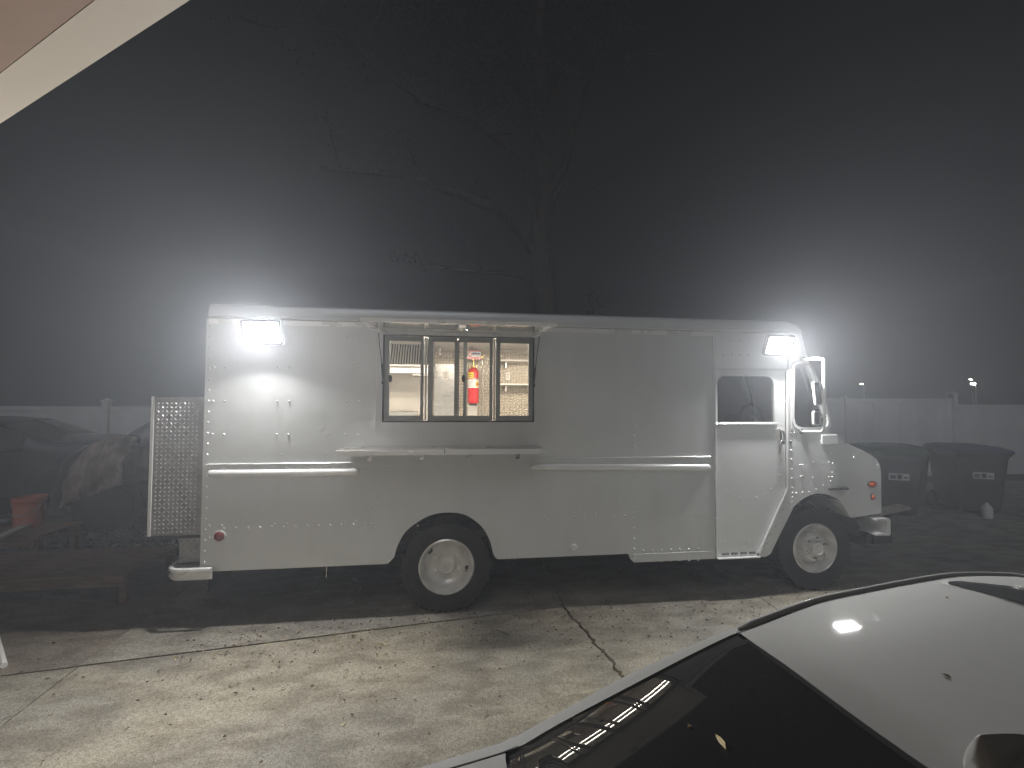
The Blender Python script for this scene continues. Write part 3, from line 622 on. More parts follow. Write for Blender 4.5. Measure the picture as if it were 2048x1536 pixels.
# side mirrors on both sides
def mirror(side):
    g = empty('mirror', (0,0,0)); g.parent = T; s = -1 if side == 0 else 1; base = 0 if side == 0 else W
    def P(px, py, out): q = onY(px, py, -out); return Vector((q.x, base+s*out, q.z))
    bm = bmesh.new(); path = [P(1606,721,.0), P(1612,719,.06), P(1633,717.5,.16), P(1645,719,.20), P(1648,727,.22), P(1648,780,.22), P(1649,835,.22)]
    tube(bm, smooth_path(path, 4), .017, 10); fin('mirror_tube', bm, 'bright', g, 'all')
    bm = bmesh.new(); tube(bm, smooth_path([P(1649,835,.22), P(1649,850,.21), P(1644,862,.18), P(1630,863,.12), P(1602,863,.0)], 4), .012, 10); fin('mirror_tube', bm, 'bright', g, 'all')
    for w_ in (P(1606,720,.002), P(1602,863,.002)):
        bm = bmesh.new(); dome(bm, w_, (0,s,0), .035, .02, 12); fin('mirror_foot', bm, 'chrome', g, True)
    for (x0_, y0_, x1_, y1_, rx) in ((1627,762,1642,811,-.05), (1625.5,822,1640,851,0)):
        A = P(x0_, y0_, .20); B = P(x1_, y1_, .20); wv = (B.x-A.x); hh = A.z-B.z; c = (A+B)/2
        bm = bmesh.new(); plate(bm, rrect(-wv/2, wv/2, -hh/2, hh/2, .022), (), (0,.012,0), (1,0,0), (0,0,1), .024)
        bmesh.ops.transform(bm, matrix=Matrix.Translation(c) @ Matrix.Rotation(R(-6 if rx else 0), 4, 'Y'), verts=bm.verts); o = fin('mirror_head', bm, 'bright', g, 40)
        bm = bmesh.new(); plate(bm, rrect(-wv/2+.014, wv/2-.014, -hh/2+.014, hh/2-.014, .014), (), (0,s*.013+.001,0), (1,0,0), (0,0,1), .002)
        bmesh.ops.transform(bm, matrix=Matrix.Translation(c) @ Matrix.Rotation(R(-6 if rx else 0), 4, 'Y'), verts=bm.verts); fin('mirror_glass', bm, 'carglass', o)
        bm = bmesh.new(); m_ = P((x1_+1648)/2, y0_+(20 if rx else 16), .21); tube(bm, [Vector((c.x+wv/2-.005, c.y, m_.z+.03)), P(1648, y0_+30 if rx else y0_+14, .22)], .006, 6); fin('mirror_clamp', bm, 'bright', g)
mirror(0); mirror(1)
# floodlights
def flood(px, py, wpx, hpx, tilt, yaw):
    q = onY(px, py, -.088); g = empty('flood_light', (q.x, -.088, q.z)); g.parent = T
    g.rotation_euler = (0, 0, yaw)
    w_, h_ = wpx, hpx; rot = Matrix.Rotation(-tilt, 4, 'X')       # lens plane facing -y, turned downwards
    bm = bmesh.new(); plate(bm, rrect(-w_/2-.022, w_/2+.022, -h_/2-.022, h_/2+.022, .02), (), (0,.03,0), (1,0,0), (0,0,1), .026)
    for x in range(-6, 7): box(bm, x*.022-.003, x*.022+.003, .03, .05, -h_/2+.05, h_/2)
    bmesh.ops.transform(bm, matrix=rot, verts=bm.verts); H = fin('housing', bm, 'dark', g)
    bm = bmesh.new(); plate(bm, rrect(-w_/2-.022, w_/2+.022, -h_/2-.022, h_/2+.022, .02), [rrect(-w_/2, w_/2, -h_/2, h_/2, .01)], (0,.004,0), (1,0,0), (0,0,1), .007); bmesh.ops.transform(bm, matrix=rot, verts=bm.verts); fin('bezel', bm, 'dark', H)
    bm = bmesh.new(); plate(bm, rrect(-w_/2, w_/2, -h_/2, h_/2, .01), (), (0,.003,0), (1,0,0), (0,0,1), .003); bmesh.ops.transform(bm, matrix=rot, verts=bm.verts); fin('lens', bm, 'flood', H)
    bm = bmesh.new(); box(bm, -w_*.35, -w_*.35+.02, .02, .086, -.03, .0, .003); box(bm, w_*.35-.02, w_*.35, .02, .086, -.03, .0, .003); box(bm, -w_*.36, w_*.36, .07, .0875, -.05, .02, .003); fin('yoke', bm, 'dark', g)
    l = bpy.data.lights.new('flood_beam', 'AREA'); l.shape = 'RECTANGLE'; l.size = w_*.96; l.size_y = h_*.96; l.energy = FLOOD_W; l.color = (1, .985, .955); l.spread = R(168)
    lo = bpy.data.objects.new('flood_beam', l); COL.objects.link(lo); lo.parent = g
    lo.matrix_local = rot @ Matrix.Translation((0,-.006,0)) @ Matrix.Rotation(R(-90), 4, 'X')
    return g
flood(524, 665, .29, .185, R(-21), R(0)); flood(1559, 691, .27, .175, R(-23), R(0))

# ------------------------------------------------------------------ inside of the kitchen
wy = W-.06
obox('back_wall', 'wall', T, .10, 4.76, wy, wy+.015, .765, 2.76)
obox('rear_wall', 'wall', T, .04, .08, .05, wy, .765, 2.76)
obox('ceiling', 'shelfw', T, .05, 4.75, .05, wy, 2.762, 2.77)
bm = bmesh.new(); a = onY(866, 720, wy); 
plate(bm, [(a.x, .9), (4.2, .9), (4.2, 2.75), (a.x, 2.75)], (), (0,wy,0), (1,0,0), (0,0,1), .006); dpn = fin('diamond_wall', bm, 'treadw', T)
bm = bmesh.new(); treads(bm, 4.2-a.x-.1, 1.3, .043, (a.x+.02, wy-.0065, 1.42), (1,0,0), (0,0,1), .044, .017, .011); o = fin('tread_pattern', bm, 'lugw', dpn); o['kind'] = 'stuff'
a, b = onY(869, 728, wy-.02), onY(914, 840, wy-.02)
obox('wall_cabinet', 'steel', T, a.x, b.x, wy-.05, wy-.008, 1.2, a.z, .004)
obox('cabinet_divider', 'hood', T, (a.x+b.x)/2, (a.x+b.x)/2+.006, wy-.054, wy-.05, 1.2, a.z-.01)
for px, py in ((891.5, 752), (1016, 752)):
    q = onY(px, py, wy-.05); o = obox('outlet', 'outlet', T, q.x-.035, q.x+.035, wy-(.060 if px < 950 else .03), wy-(.051 if px < 950 else .012), q.z-.06, q.z+.06, .004)
    for dz in (-.02, .02): obox('socket', 'ink', o, q.x-.008, q.x+.008, wy-(.062 if px < 950 else .032), wy-(.0605 if px < 950 else .0305), q.z+dz-.006, q.z+dz+.006)
a, b = onY(958, 770, wy), onY(985, 840, wy); obox('wall_plate', 'shelfw', T, onY(936,790,wy).x, onY(952,790,wy).x+.02, wy-.02, wy-.008, 1.2, onY(940,810,wy).z)
def wshelf(py, lab):
    a, b = onY(996, py, wy-.15), onY(1066, py, wy-.15); s = tag(empty('wall_shelf', (a.x, wy-.3, a.z)), lab, 'shelf', 'pale wall shelves in the kitchen')
    obox('shelf_board', 'shelfw', s, 0, 1.1, 0, .285, -.012, .012, .003)
    for x in (.1, .95): obox('shelf_bracket', 'steel', s, x, x+.02, .1, .285, -.10, -.013)
wshelf(722, 'upper pale shelf on the diamond plate wall behind the right window pane'); wshelf(769, 'lower pale shelf on the diamond plate wall behind the right window pane')
# extractor hood with sloped filters
a, b = onY(740, 738, 1.25), onY(864, 738, 1.45)
eh = tag(empty('extractor_hood', (a.x-.3, 1.25, b.z)), 'grey extractor hood with ribbed filters behind the left window pane', 'extractor hood')
wd = b.x-(a.x-.3)
bm = bmesh.new(); box(bm, 0, wd, 0, .9, .55, .63); box(bm, 0, wd, .86, .9, .0, .55); box(bm, wd-.01, wd, 0, .86, .1, .55); fin('canopy', bm, 'hood', eh)
obox('front_lip', 'shelfw', eh, 0, wd, .30, .34, -.05, .03, .004); obox('grease_trough', 'hood', eh, 0, wd, .25, .40, .03, .06, .004)
fr = None; n = int(wd/.034)
for k in range(n):
    if fr is None:
        bm = bmesh.new(); rotm = Matrix.Rotation(R(-32), 4, 'X'); box(bm, -.009, .009, -.02, 0, 0, .42, .005, rotm); fr = fin('filter_baffle', bm, 'steel', eh); o = fr
    else: o = fr.copy(); COL.objects.link(o)
    o.location = (.03+k*.034, .36, .07)
bm = bmesh.new(); box(bm, .0, wd-.01, 0, .005, 0, .42, 0, Matrix.Rotation(R(-32), 4, 'X'), (0,.372,.07)); fin('filter_back', bm, 'under', eh)
a = onY(832, 748, 1.3)
wl = tag(empty('small_steel_lamp_bracket', (a.x, 1.3, a.z)), 'small steel pull handle sticking out under the extractor hood', 'handle')
bpy.data.objects.remove(wl)
bm = bmesh.new(); a, b = onY(825, 748, 1.5), onY(858, 748, 1.5); box(bm, a.x, b.x+.03, 1.45, 1.75, a.z-.03, a.z+.012, .008); q = fin('steel_tray', bm, 'steel'); tag(q, 'small steel tray on the ledge below the extractor hood', 'tray')
bm = bmesh.new(); a, b = onY(770, 823, 1.7), onY(831, 823, 1.7); box(bm, a.x-.2, b.x, 1.7, 2.1, .8, a.z, .01); box(bm, a.x-.2, b.x, 1.69, 1.7, a.z-.03, a.z-.01); tag(fin('cooking_range', bm, 'steel'), 'stainless cooking range showing its top edge at the window bottom left', 'range')
# fire suppression set
def Y2(px, py, Y=1.98): return onY(px, py, Y)
q0, q1 = Y2(946, 735), Y2(946, 807); r = (Y2(957.8,770).x-Y2(935.2,770).x)/2; hh = q0.z-q1.z
tk = tag(empty('fire_suppression_tank', (Y2(946.5,770).x, 1.98, q1.z)), 'red fire suppression tank with yellow and white labels on the kitchen wall', 'fire extinguisher')
bm = bmesh.new(); lathe(bm, [(0,.0),(r*.9,.004),(r,.02),(r,.10),(r*.985,.105),(r,.11),(r,hh*.84),(r*.93,hh*.91),(r*.6,hh*.97),(r*.3,hh)], (0,0,0), 'z', 36); fin('cylinder', bm, 'red', tk, 40)
bm = bmesh.new(); lathe(bm, [(0,-.03),(r*.7,-.03),(r*.7,0)], (0,0,0), 'z', 24); fin('foot', bm, 'dark', tk)
bm = bmesh.new(); lathe(bm, [(r*.3,hh),(r*.3,hh+.03),(r*.18,hh+.04),(r*.18,hh+.09),(r*.32,hh+.10),(r*.32,hh+.125),(0,hh+.13)], (0,0,0), 'z', 16)
for s in (-1, 1): tube(bm, [(s*r*.55,0,hh*.95),(s*r*.6,0,hh+.03)], .012, 6)
fin('valve', bm, 'brass', tk, 40)
def wrap(name, m, a0, a1, z0, z1, rr_):
    bm = bmesh.new(); n = 10; A = []
    for k in range(n+1):
        t = R(a0+(a1-a0)*k/n); A.append((bm.verts.new((rr_*math.sin(t), -rr_*math.cos(t), z0)), bm.verts.new((rr_*math.sin(t), -rr_*math.cos(t), z1))))
    for p, q in zip(A, A[1:]): bm.faces.new((p[0], q[0], q[1], p[1]))
    return fin(name, bm, m, tk)
wrap('yellow_label', 'yellow', -62, 2, hh*.70, hh*.86, r+.001); wrap('white_label', 'white', -75, 70, hh*.43, hh*.66, r+.001)
wrap('print_patch', 'yellow', 22, 62, hh*.46, hh*.60, r+.002); wrap('print_patch', 'lens_amber', 28, 60, hh*.50, hh*.56, r+.003)
for k in range(5): wrap('print_line', 'ink', -60, 10-8*(k % 2), hh*(.46+k*.035), hh*(.46+k*.035)+.004, r+.002)
for k in range(2): wrap('print_line', 'ink', -50, -8, hh*(.74+k*.05), hh*(.74+k*.05)+.008, r+.002)
wrap('strap', 'steel', -110, 110, hh*.675, hh*.69, r+.004)
q0, q1 = Y2(935, 700, 1.95), Y2(962, 719, 1.95)
bx = tag(empty('control_box', (q0.x, 1.95, q1.z)), 'white fire system control box mounted above the red tank', 'control box'); bw, bh = q1.x-q0.x, q0.z-q1.z
obox('case', 'white', bx, 0, bw, 0, .12, 0, bh, .008); obox('red_band', 'red', bx, 0, bw, -.003, -.0005, 0, .035)
obox('red_band', 'red', bx, 0, bw, -.003, -.0005, bh-.02, bh-.006)
for k in range(8): obox('print_line', 'blue', bx, .07+k*.014, .07+k*.014+.009, -.004, -.0006, bh*.52, bh*.72)
bm = bmesh.new(); lathe(bm, [(.026,0),(.026,-.004),(.018,-.004),(.018,0)], (.035,0,bh*.55), 'y', 16); fin('emblem', bm, 'red', bx)
bm = bmesh.new(); box(bm, bw, bw+.04, .03, .07, .02, .05, .004); tube(bm, [(bw*.5,.06,0),(bw*.5,.06,-.09)], .014, 8); fin('fitting', bm, 'brass', bx)
bm = bmesh.new(); Yp = 1.92
for pth in ([(874,692),(882,690),(922,690),(942,691),(945,694),(945,701)], [(880,692),(880,708),(884,711),(934,711)], [(959,724),(965,720),(966,740),(966,840)]):
    tube(bm, [Y2(a, b, Yp) for a, b in pth], .009, 8)
for a, b in ((880,691),(880,709)): dome(bm, Y2(a, b, Yp-.005), (0,-1,0), .022, .02, 8)
tag(fin('gas_pipes', bm, 'steel'), 'thin steel pipes running across the kitchen wall to the control box', 'pipes')
# ceiling light strips
for y in (.62, .86):
    o = obox('ceiling_strip', 'trim', T, .5, 4.4, y-.035, y+.035, 2.725, 2.76); obox('diffuser', 'strip', o, .52, 4.38, y-.007, y+.007, 2.715, 2.7245)
    l = bpy.data.lights.new('strip_light', 'AREA'); l.shape = 'RECTANGLE'; l.size = 3.8; l.size_y = .014; l.energy = STRIP_W; l.color = (1, .88, .75)
    lo = bpy.data.objects.new('strip_light', l); COL.objects.link(lo); lo.parent = o; lo.location = (2.45, y, 2.71)

# ------------------------------------------------------------------ cars
def hermite(us, vals, u):
    n = len(us); i = 0
    while i < n-2 and u > us[i+1]: i += 1
    h = us[i+1]-us[i]; t = min(1, max(0, (u-us[i])/h))
    def sl(k):
        if k == 0: return (vals[1]-vals[0])/(us[1]-us[0])
        if k == n-1: return (vals[-1]-vals[-2])/(us[-1]-us[-2])
        a = (vals[k]-vals[k-1])/(us[k]-us[k-1]); b = (vals[k+1]-vals[k])/(us[k+1]-us[k])
        return 0 if a*b <= 0 else 2*a*b/(a+b)
    m0, m1 = sl(i), sl(i+1)
    return (2*t**3-3*t*t+1)*vals[i]+(t**3-2*t*t+t)*h*m0+(-2*t**3+3*t*t)*vals[i+1]+(t**3-t*t)*h*m1
ST = [ # u, then (v,z) for centre, mid, glass edge, rail, belt, flank, sill
 (-1.06,[(0,.60),(.35,.60),(.60,.59),(.66,.58),(.72,.54),(.76,.44),(.70,.30)]),
 (-1.02,[(0,.94),(.35,.935),(.62,.89),(.69,.86),(.76,.74),(.82,.52),(.76,.28)]),
 (-.90,[(0,1.055),(.35,1.05),(.66,1.00),(.74,.965),(.82,.85),(.87,.60),(.83,.26)]),
 (-.45,[(0,1.085),(.37,1.078),(.70,1.03),(.775,.99),(.85,.88),(.91,.63),(.88,.24)]),
 (-.02,[(0,1.11),(.40,1.10),(.705,1.05),(.79,1.01),(.875,.90),(.92,.65),(.89,.22)]),
 (.12,[(0,1.17),(.39,1.155),(.70,1.095),(.785,1.05),(.88,.91),(.92,.65),(.89,.22)]),
 (.38,[(0,1.275),(.36,1.26),(.665,1.20),(.745,1.165),(.88,.92),(.92,.66),(.89,.22)]),
 (.60,[(0,1.355),(.34,1.34),(.63,1.29),(.70,1.255),(.88,.93),(.92,.66),(.89,.22)]),
 (.70,[(0,1.388),(.33,1.375),(.615,1.325),(.69,1.285),(.88,.935),(.92,.66),(.89,.22)]),
 (1.15,[(0,1.43),(.34,1.415),(.645,1.36),(.715,1.325),(.88,.94),(.92,.66),(.89,.22)]),
 (1.70,[(0,1.43),(.35,1.415),(.66,1.36),(.735,1.325),(.88,.94),(.92,.66),(.89,.22)]),
 (2.10,[(0,1.40),(.34,1.385),(.65,1.33),(.73,1.295),(.88,.935),(.92,.66),(.89,.22)]),
 (2.35,[(0,1.335),(.34,1.32),(.635,1.27),(.715,1.24),(.88,.93),(.92,.66),(.89,.22)]),
 (2.65,[(0,1.17),(.38,1.155),(.68,1.12),(.75,1.09),(.88,.91),(.92,.65),(.89,.22)]),
 (2.95,[(0,1.03),(.42,1.02),(.74,.98),(.80,.95),(.87,.88),(.92,.64),(.89,.22)]),
 (3.3,[(0,.97),(.40,.96),(.70,.92),(.77,.89),(.85,.80),(.91,.60),(.87,.24)]),
 (3.62,[(0,.85),(.38,.84),(.64,.80),(.71,.77),(.79,.68),(.85,.52),(.81,.26)]),
 (3.76,[(0,.60),(.33,.59),(.55,.56),(.62,.54),(.68,.5),(.72,.42),(.68,.30)])]
US = [s[0] for s in ST]
def surf(u, k):
    """k in 0..6 continuous across the profile"""
    C_ = [[hermite(US, [s[1][j][c] for s in ST], u) for c in (0, 1)] for j in range(7)]
    ks = list(range(7)); return hermite(ks, [c[0] for c in C_], k), hermite(ks, [c[1] for c in C_], k)
def car(name, loc, rz, scale, pm, label, detailed=True, gm='carglass', cat='car'):
    g = tag(empty(name, loc, rz), label, cat); g.scale = scale
    def patch(nm, m, u0, u1, k0, k1, nu, nk, off=0., par=g, both=True, u_of=None):
        bm = bmesh.new()
        sides = (1, -1)
        for s in sides:
            G = []
            for i in range(nu+1):
                row = []
                for j in range(nk+1):
                    k = k0+(k1-k0)*j/nk; f = i/nu; ua, ub = (u0(k) if callable(u0) else u0), (u1(k) if callable(u1) else u1)
                    u = ua+(ub-ua)*f; v, z = surf(u, k)
                    v2, z2 = surf(u, min(6, k+.02)); v1, z1 = surf(u, max(0, k-.02)); t = Vector((v2-v1, z2-z1)).normalized(); nv, nz = -t.y, t.x
                    if nz < -.2 or (k < 4 and nz < 0): nv, nz = -nv, -nz
                    row.append(bm.verts.new((u, s*(v+abs(nv)*off if nv > 0 or True else v), z+nz*off)))
                G.append(row)
            for i in range(nu):
                for j in range(nk): bm.faces.new((G[i][j], G[i+1][j], G[i+1][j+1], G[i][j+1]))
        bmesh.ops.remove_doubles(bm, verts=bm.verts, dist=.0004)
        return fin(nm, bm, m, par, 'all')
    hb = lambda k: .62+.08*(min(k, 2)/2)**2      # rear header line bows a little
    hf = lambda k: 2.34+.06*(1-(min(k, 2)/2)**2)
    rb = lambda k: -.02-.05*(1-(min(k, 2)/2)**2)
    wb = lambda k: 2.95+.10*(1-(min(k, 2)/2)**2)
    patch('roof', pm, lambda k: hb(k)+.006, lambda k: hf(k)-.006, 0, 1.93, 30, 16)
    patch('rear_window', gm, lambda k: rb(k)+.012, lambda k: hb(k)-.005, 0, 1.91, 40, 20, -.003)
    patch('windshield', gm, lambda k: hf(k)+.006, lambda k: wb(k)-.012, 0, 1.90, 24, 14, -.004)
    patch('glass_seal', 'black', lambda k: rb(k), lambda k: wb(k), 0, 2.02, 140, 20, -.016)
    patch('roof_rail', pm, -.01, 2.93, 2.0, 3.06, 60, 5)
    patch('boot_lid', pm, -1.06, rb, 0, 2, 20, 12)
    patch('bonnet', pm, wb, 3.76, 0, 2, 20, 12)
    patch('body', pm, -1.06, 3.76, 4.0, 6, 60, 14)
    def side(nm, m, u0, u1, k0, k1, nu, nk, off):
        for sgn in (1, -1):
            bm = bmesh.new(); G = []
            for i in range(nu+1):
                row = []
                for j in range(nk+1):
                    v, z = surf(u0+(u1-u0)*i/nu, k0+(k1-k0)*j/nk); row.append(bm.verts.new((u0+(u1-u0)*i/nu, sgn*(v+off), z)))
                G.append(row)
            for i in range(nu):
                for j in range(nk): bm.faces.new((G[i][j], G[i+1][j], G[i+1][j+1], G[i][j+1]))
            fin(nm, bm, m, g, 'all')
    side('rear_quarter', pm, -1.06, -.01, 2.04, 3.06, 16, 5, 0); side('front_wing', pm, 2.93, 3.76, 2.04, 3.06, 14, 5, 0)
    side('side_window', gm, .25, 1.24, 3.08, 3.97, 14, 8, -.006); side('side_window', gm, 1.30, 2.75, 3.08, 3.97, 18, 8, -.006)
    side('door_pillar', 'black', 1.235, 1.305, 3.05, 4.0, 2, 8, -.002)
    side('rear_pillar', pm, -1.06, .255, 3.05, 4.0, 16, 8, 0); side('front_pillar', pm, 2.745, 3.76, 3.05, 4.0, 14, 8, 0)
    if detailed:                                            # dark glass panel let into the roof
        bm = bmesh.new(); bs = bmesh.new()
        for B_, grow, zo in ((bs, .014, .0015), (bm, 0, .0035)):
            outl = round_poly([(1.615-grow, .605+grow), (2.20+grow, .60+grow), (2.20+grow, -.60-grow), (1.615-grow, -.605-grow), (1.55-grow, -.35), (1.53-grow, 0), (1.55-grow, .35)], .05, 5)
            c0 = Vector((1.9, 0))
            rows = []
            for q in range(0, 13):
                f_ = q/12; rows.append([])
                for a_, b_ in outl:
                    u_ = c0.x+(a_-c0.x)*f_; v_ = b_*f_; lo, hi = 0., 3.
                    for _ in range(18):
                        m_ = (lo+hi)/2
                        if surf(u_, m_)[0] < abs(v_): lo = m_
                        else: hi = m_
                    rows[-1].append(B_.verts.new((u_, v_, surf(u_, lo)[1]+zo)))
            for A_, C_2 in zip(rows, rows[1:]):
                for k in range(len(outl)): 
                    B_.faces.new((A_[k], A_[(k+1) % len(outl)], C_2[(k+1) % len(outl)], C_2[k]))
            bmesh.ops.remove_doubles(B_, verts=B_.verts, dist=.0003)
        fin('roof_glass_seal', bs, 'black', g, 'all'); fin('roof_glass', bm, 'roofglass', g, 'all')
    wh = None
    for u in (-.2, 2.95):
        for s in (-1, 1):
            if wh is None:
                wh = empty('wheel', (0,0,0)); wh.parent = g
                bm = bmesh.new(); lathe(bm, [(.21,-.01),(.30,-.02),(.325,.02),(.325,.17),(.30,.2),(.2,.2)], (0,0,0), 'y', 32); fin('tyre', bm, 'tyre', wh, 30)
                bm = bmesh.new(); lathe(bm, [(.22,-.008),(.2,.03),(.07,.0),(0,-.01)], (0,0,0), 'y', 10); fin('rim', bm, 'steel', wh); o = wh
            else: o = copy_tree(wh, g)
            kz = min(1.12, scale[2]); o.scale = (kz/scale[0], 1/scale[1], kz/scale[2]); o.location = (u, s*.90, .325*kz/scale[2]); o.rotation_euler.z = 0 if s < 0 else PI
            bm = bmesh.new(); lathe(bm, [(.37,0),(.37,-.012),(.0,-.013)], (0, 0, 0), 'y', 32)
            wa = fin('wheel_arch', bm, 'black', g); wa.location = (u, s*.915 if s < 0 else s*.915+.012, .345*kz/scale[2]); wa.scale = (kz/scale[0], 1, kz/scale[2])
    for s in (-1, 1):
        bm = bmesh.new(); box(bm, 3.58, 3.70, s*.62-.1, s*.62+.1, .60, .68, .03); fin('headlight', bm, 'bright', g)
        bm = bmesh.new(); box(bm, -1.05, -.95, s*.66-.1, s*.66+.1, .70, .80, .03); fin('tail_light', bm, 'lens_red', g)
        bm = bmesh.new(); box(bm, 2.5, 2.62, s*1.0-.07, s*.98+.07, .95, 1.07, .03); fin('door_mirror', bm, pm, g)
    if detailed:
        for s in (-1, 1):
            bm = bmesh.new(); P = []
            for i in range(31):
                u = .715+(2.33-.715)*i/30; v, z = surf(u, 2.12); P.append((u, s*v, z+.005))
            tube(bm, P, [.004]+[.0115]*29+[.004], 8); fin('roof_moulding', bm, pm, g, 'all')
            bm = bmesh.new(); P = []
            for i in range(31):
                u = .70+(2.34-.70)*i/30; v, z = surf(u, 1.98); P.append((u, s*(v-.004), z-.003))
            tube(bm, P, .0055, 6); fin('roof_ditch', bm, 'black', g, 'all')
            bm = bmesh.new(); P = []
            for i in range(21):
                u = -.95+(.97)*i/20; v, z = surf(u, 2.02); P.append((u, s*v, z-.001))
            tube(bm, P, .004, 6); fin('boot_seam', bm, 'black', g, 'all')
    return g
c6, s6 = math.cos(R(6)), math.sin(R(6))
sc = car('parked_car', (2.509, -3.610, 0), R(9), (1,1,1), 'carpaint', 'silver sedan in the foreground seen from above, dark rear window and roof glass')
# aerial fin on the roof
q = onZ(1945, 1512, 1.41); lp = Matrix.Rotation(R(-9), 3, 'Z') @ (q-Vector((2.509,-3.610,0)))
bm = bmesh.new(); n = 14; rings = []
for i in range(n+1):
    t = i/n; u = lp.x+.17*t; h_ = .062*(1-t)**.8*min(1, (t+.02)*9)**.5; wd_ = .026*min(1, (t+.03)*7)**.5*(1-t*.75); zb_ = surf(u, .0)[1]-.003
    rings.append([bm.verts.new((u, lp.y+wd_*math.cos(PI*k/10)*(1-.55*math.sin(PI*k/10)), zb_+(h_+.004)*math.sin(PI*k/10)**.8 if 0 < k < 10 else zb_)) for k in range(11)])
for A, B in zip(rings, rings[1:]):
    for k in range(10): bm.faces.new((A[k], A[k+1], B[k+1], B[k]))
bm.faces.new(rings[0]); bm.faces.new(rings[-1][::-1]); fin('aerial_fin', bm, 'carpaint', sc, 50)
# leaves on the rear window
def ray_hit_car(px, py):
    d = ray(px, py); best = None
    R6 = Matrix.Rotation(R(-9), 3, 'Z'); O = Vector((2.509,-3.610,0))
    t = .5
    while t < 3:
        p = R6 @ (CAM+d*t-O)
        for kk in range(1):
            # height of the surface over (u, v)
            lo, hi = 0., 2.
            for _ in range(14):
                m_ = (lo+hi)/2
                if surf(p.x, m_)[0] < abs(p.y): lo = m_
                else: hi = m_
            if p.z <= surf(p.x, lo)[1]: return CAM+d*t
        t += .01
    return CAM+d*1.3
for px, py, L_, W_, a_, mt, lab in ((1441,1489,.022,.007,1.5,'leafpale','pale curled leaf lying upright on the dark rear window'), (1379,1458,.006,.004,.3,'leafpale','tiny pale seed on the dark rear window'), (1893,1357,.009,.003,2.2,'leafdry','small dark speck of leaf on the silver car roof'), (1895,1200,.006,.004,.2,'leafpale','tiny pale crumb beside the dark roof glass corner on the silver car')):
    q = ray_hit_car(px, py); bm = bmesh.new(); leafmesh(bm, Vector((0,0,0)), a_, L_, W_, 0, .004, random); bmesh.ops.translate(bm, vec=q+Vector((0,0,.006)), verts=bm.verts); tag(fin('leaf', bm, mt), lab, 'leaf')
# the dark vehicles on the left
bm = bmesh.new(); G = []; rr = random.Random(77)
for i in range(37):
    row = []
    for j in range(31):
        a_, b_ = i/36, j/30; px_ = 128+a_*118-b_*8*(1-a_); py_ = (905-30*math.sin(a_*2.2))+b_*(112-60*max(0, a_-.6)); q = onY(px_, py_, 2.72)
        fold = .035*math.sin(a_*21+b_*3)+.02*math.sin(a_*43-b_*5+1)+.015*math.sin(b_*17+a_*9)
        row.append(bm.verts.new((q.x+.01*math.sin(b_*9), 2.72+fold+.30*(1-b_)**3, q.z)))
    G.append(row)
for i in range(36):
    for j in range(30): bm.faces.new((G[i][j], G[i+1][j], G[i+1][j+1], G[i][j+1]))
o = fin('glint_sheet', bm, 'glint', None, 'all'); md = o.modifiers.new('thickness', 'SOLIDIFY'); md.thickness = .006  # added sheet, its brown folds stand in for reflections on the dark bonnet
tag(o, 'crumpled brownish sheet added for the reflections on the front of the dark SUV', 'glint_sheet')
car('parked_suv', (-.85, 4.85, 0), R(199), (.88, 1.05, 1.36), 'darkpaint', 'dark SUV parked on the left with its headlight beside the diamond plate cabinet', False, 'darkpaint', 'car')
car('parked_hatchback', (-5.2, 5.4, 0), R(186), (1.15, 1, 1.15), 'darkpaint2', 'charcoal car at the far left in front of the white fence', False)
q = onY(146, 951, 3.35)

# ------------------------------------------------------------------ fence
def fence(x0, x1, y, h, lab, posts, ph):
    f = tag(empty('fence', (x0, y, 0)), lab, 'fence', 'white vinyl fence runs'); xs = [x0]+posts+[x1]
    for a, b in zip(xs, xs[1:]):
        if b-a < .3: continue
        n = max(1, int(round((b-a)/.9)))
        first = None
        for k in range(n):
            ww = (b-a)/n
            if first is None:
                bm = bmesh.new(); box(bm, .002, ww-.002, -.012, .012, .08, h-.09, .004); first = fin('plank', bm, 'fence', f); o = first
            else: o = first.copy(); COL.objects.link(o)
            o.location = (a-x0+k*ww, 0, 0)
        obox('top_rail', 'fence', f, a-x0, b-x0, -.025, .025, h-.1, h, .006); obox('bottom_rail', 'fence', f, a-x0, b-x0, -.025, .025, .0, .09, .006)
    first = None
    for p in posts:
        if first is None:
            first = obox('post', 'fence', f, -.065, .065, -.065, .065, -.05, ph, .006); o = first
            bm = bmesh.new(); box(bm, -.08, .08, -.08, .08, ph, ph+.025, .005); lathe(bm, [(.10,.025),(0,.07)], (0,0,ph), 'z', 4); cp = fin('post_cap', bm, 'fence', first)
        else: o = copy_tree(first, f)
        o.parent = f; o.location = (p-x0, -.01, 0)
fence(-14, 4.6, 6, 1.81, 'white vinyl fence on the left behind the dark cars', [-12.6, -10.2, -7.6, -5.15, -2.7, -.25, 2.2], 1.92)
fence(4.6, 15.62, 6, 2.085, 'taller white vinyl fence behind the truck nose and dark bins', [4.7, 7.2, 9.7, 12.4], 2.07)
fence(15.62, 30, 6, 1.93, 'lower white vinyl fence stepping down at the far right', [15.68, 18.2, 20.7, 23.2, 25.7], 2.2)

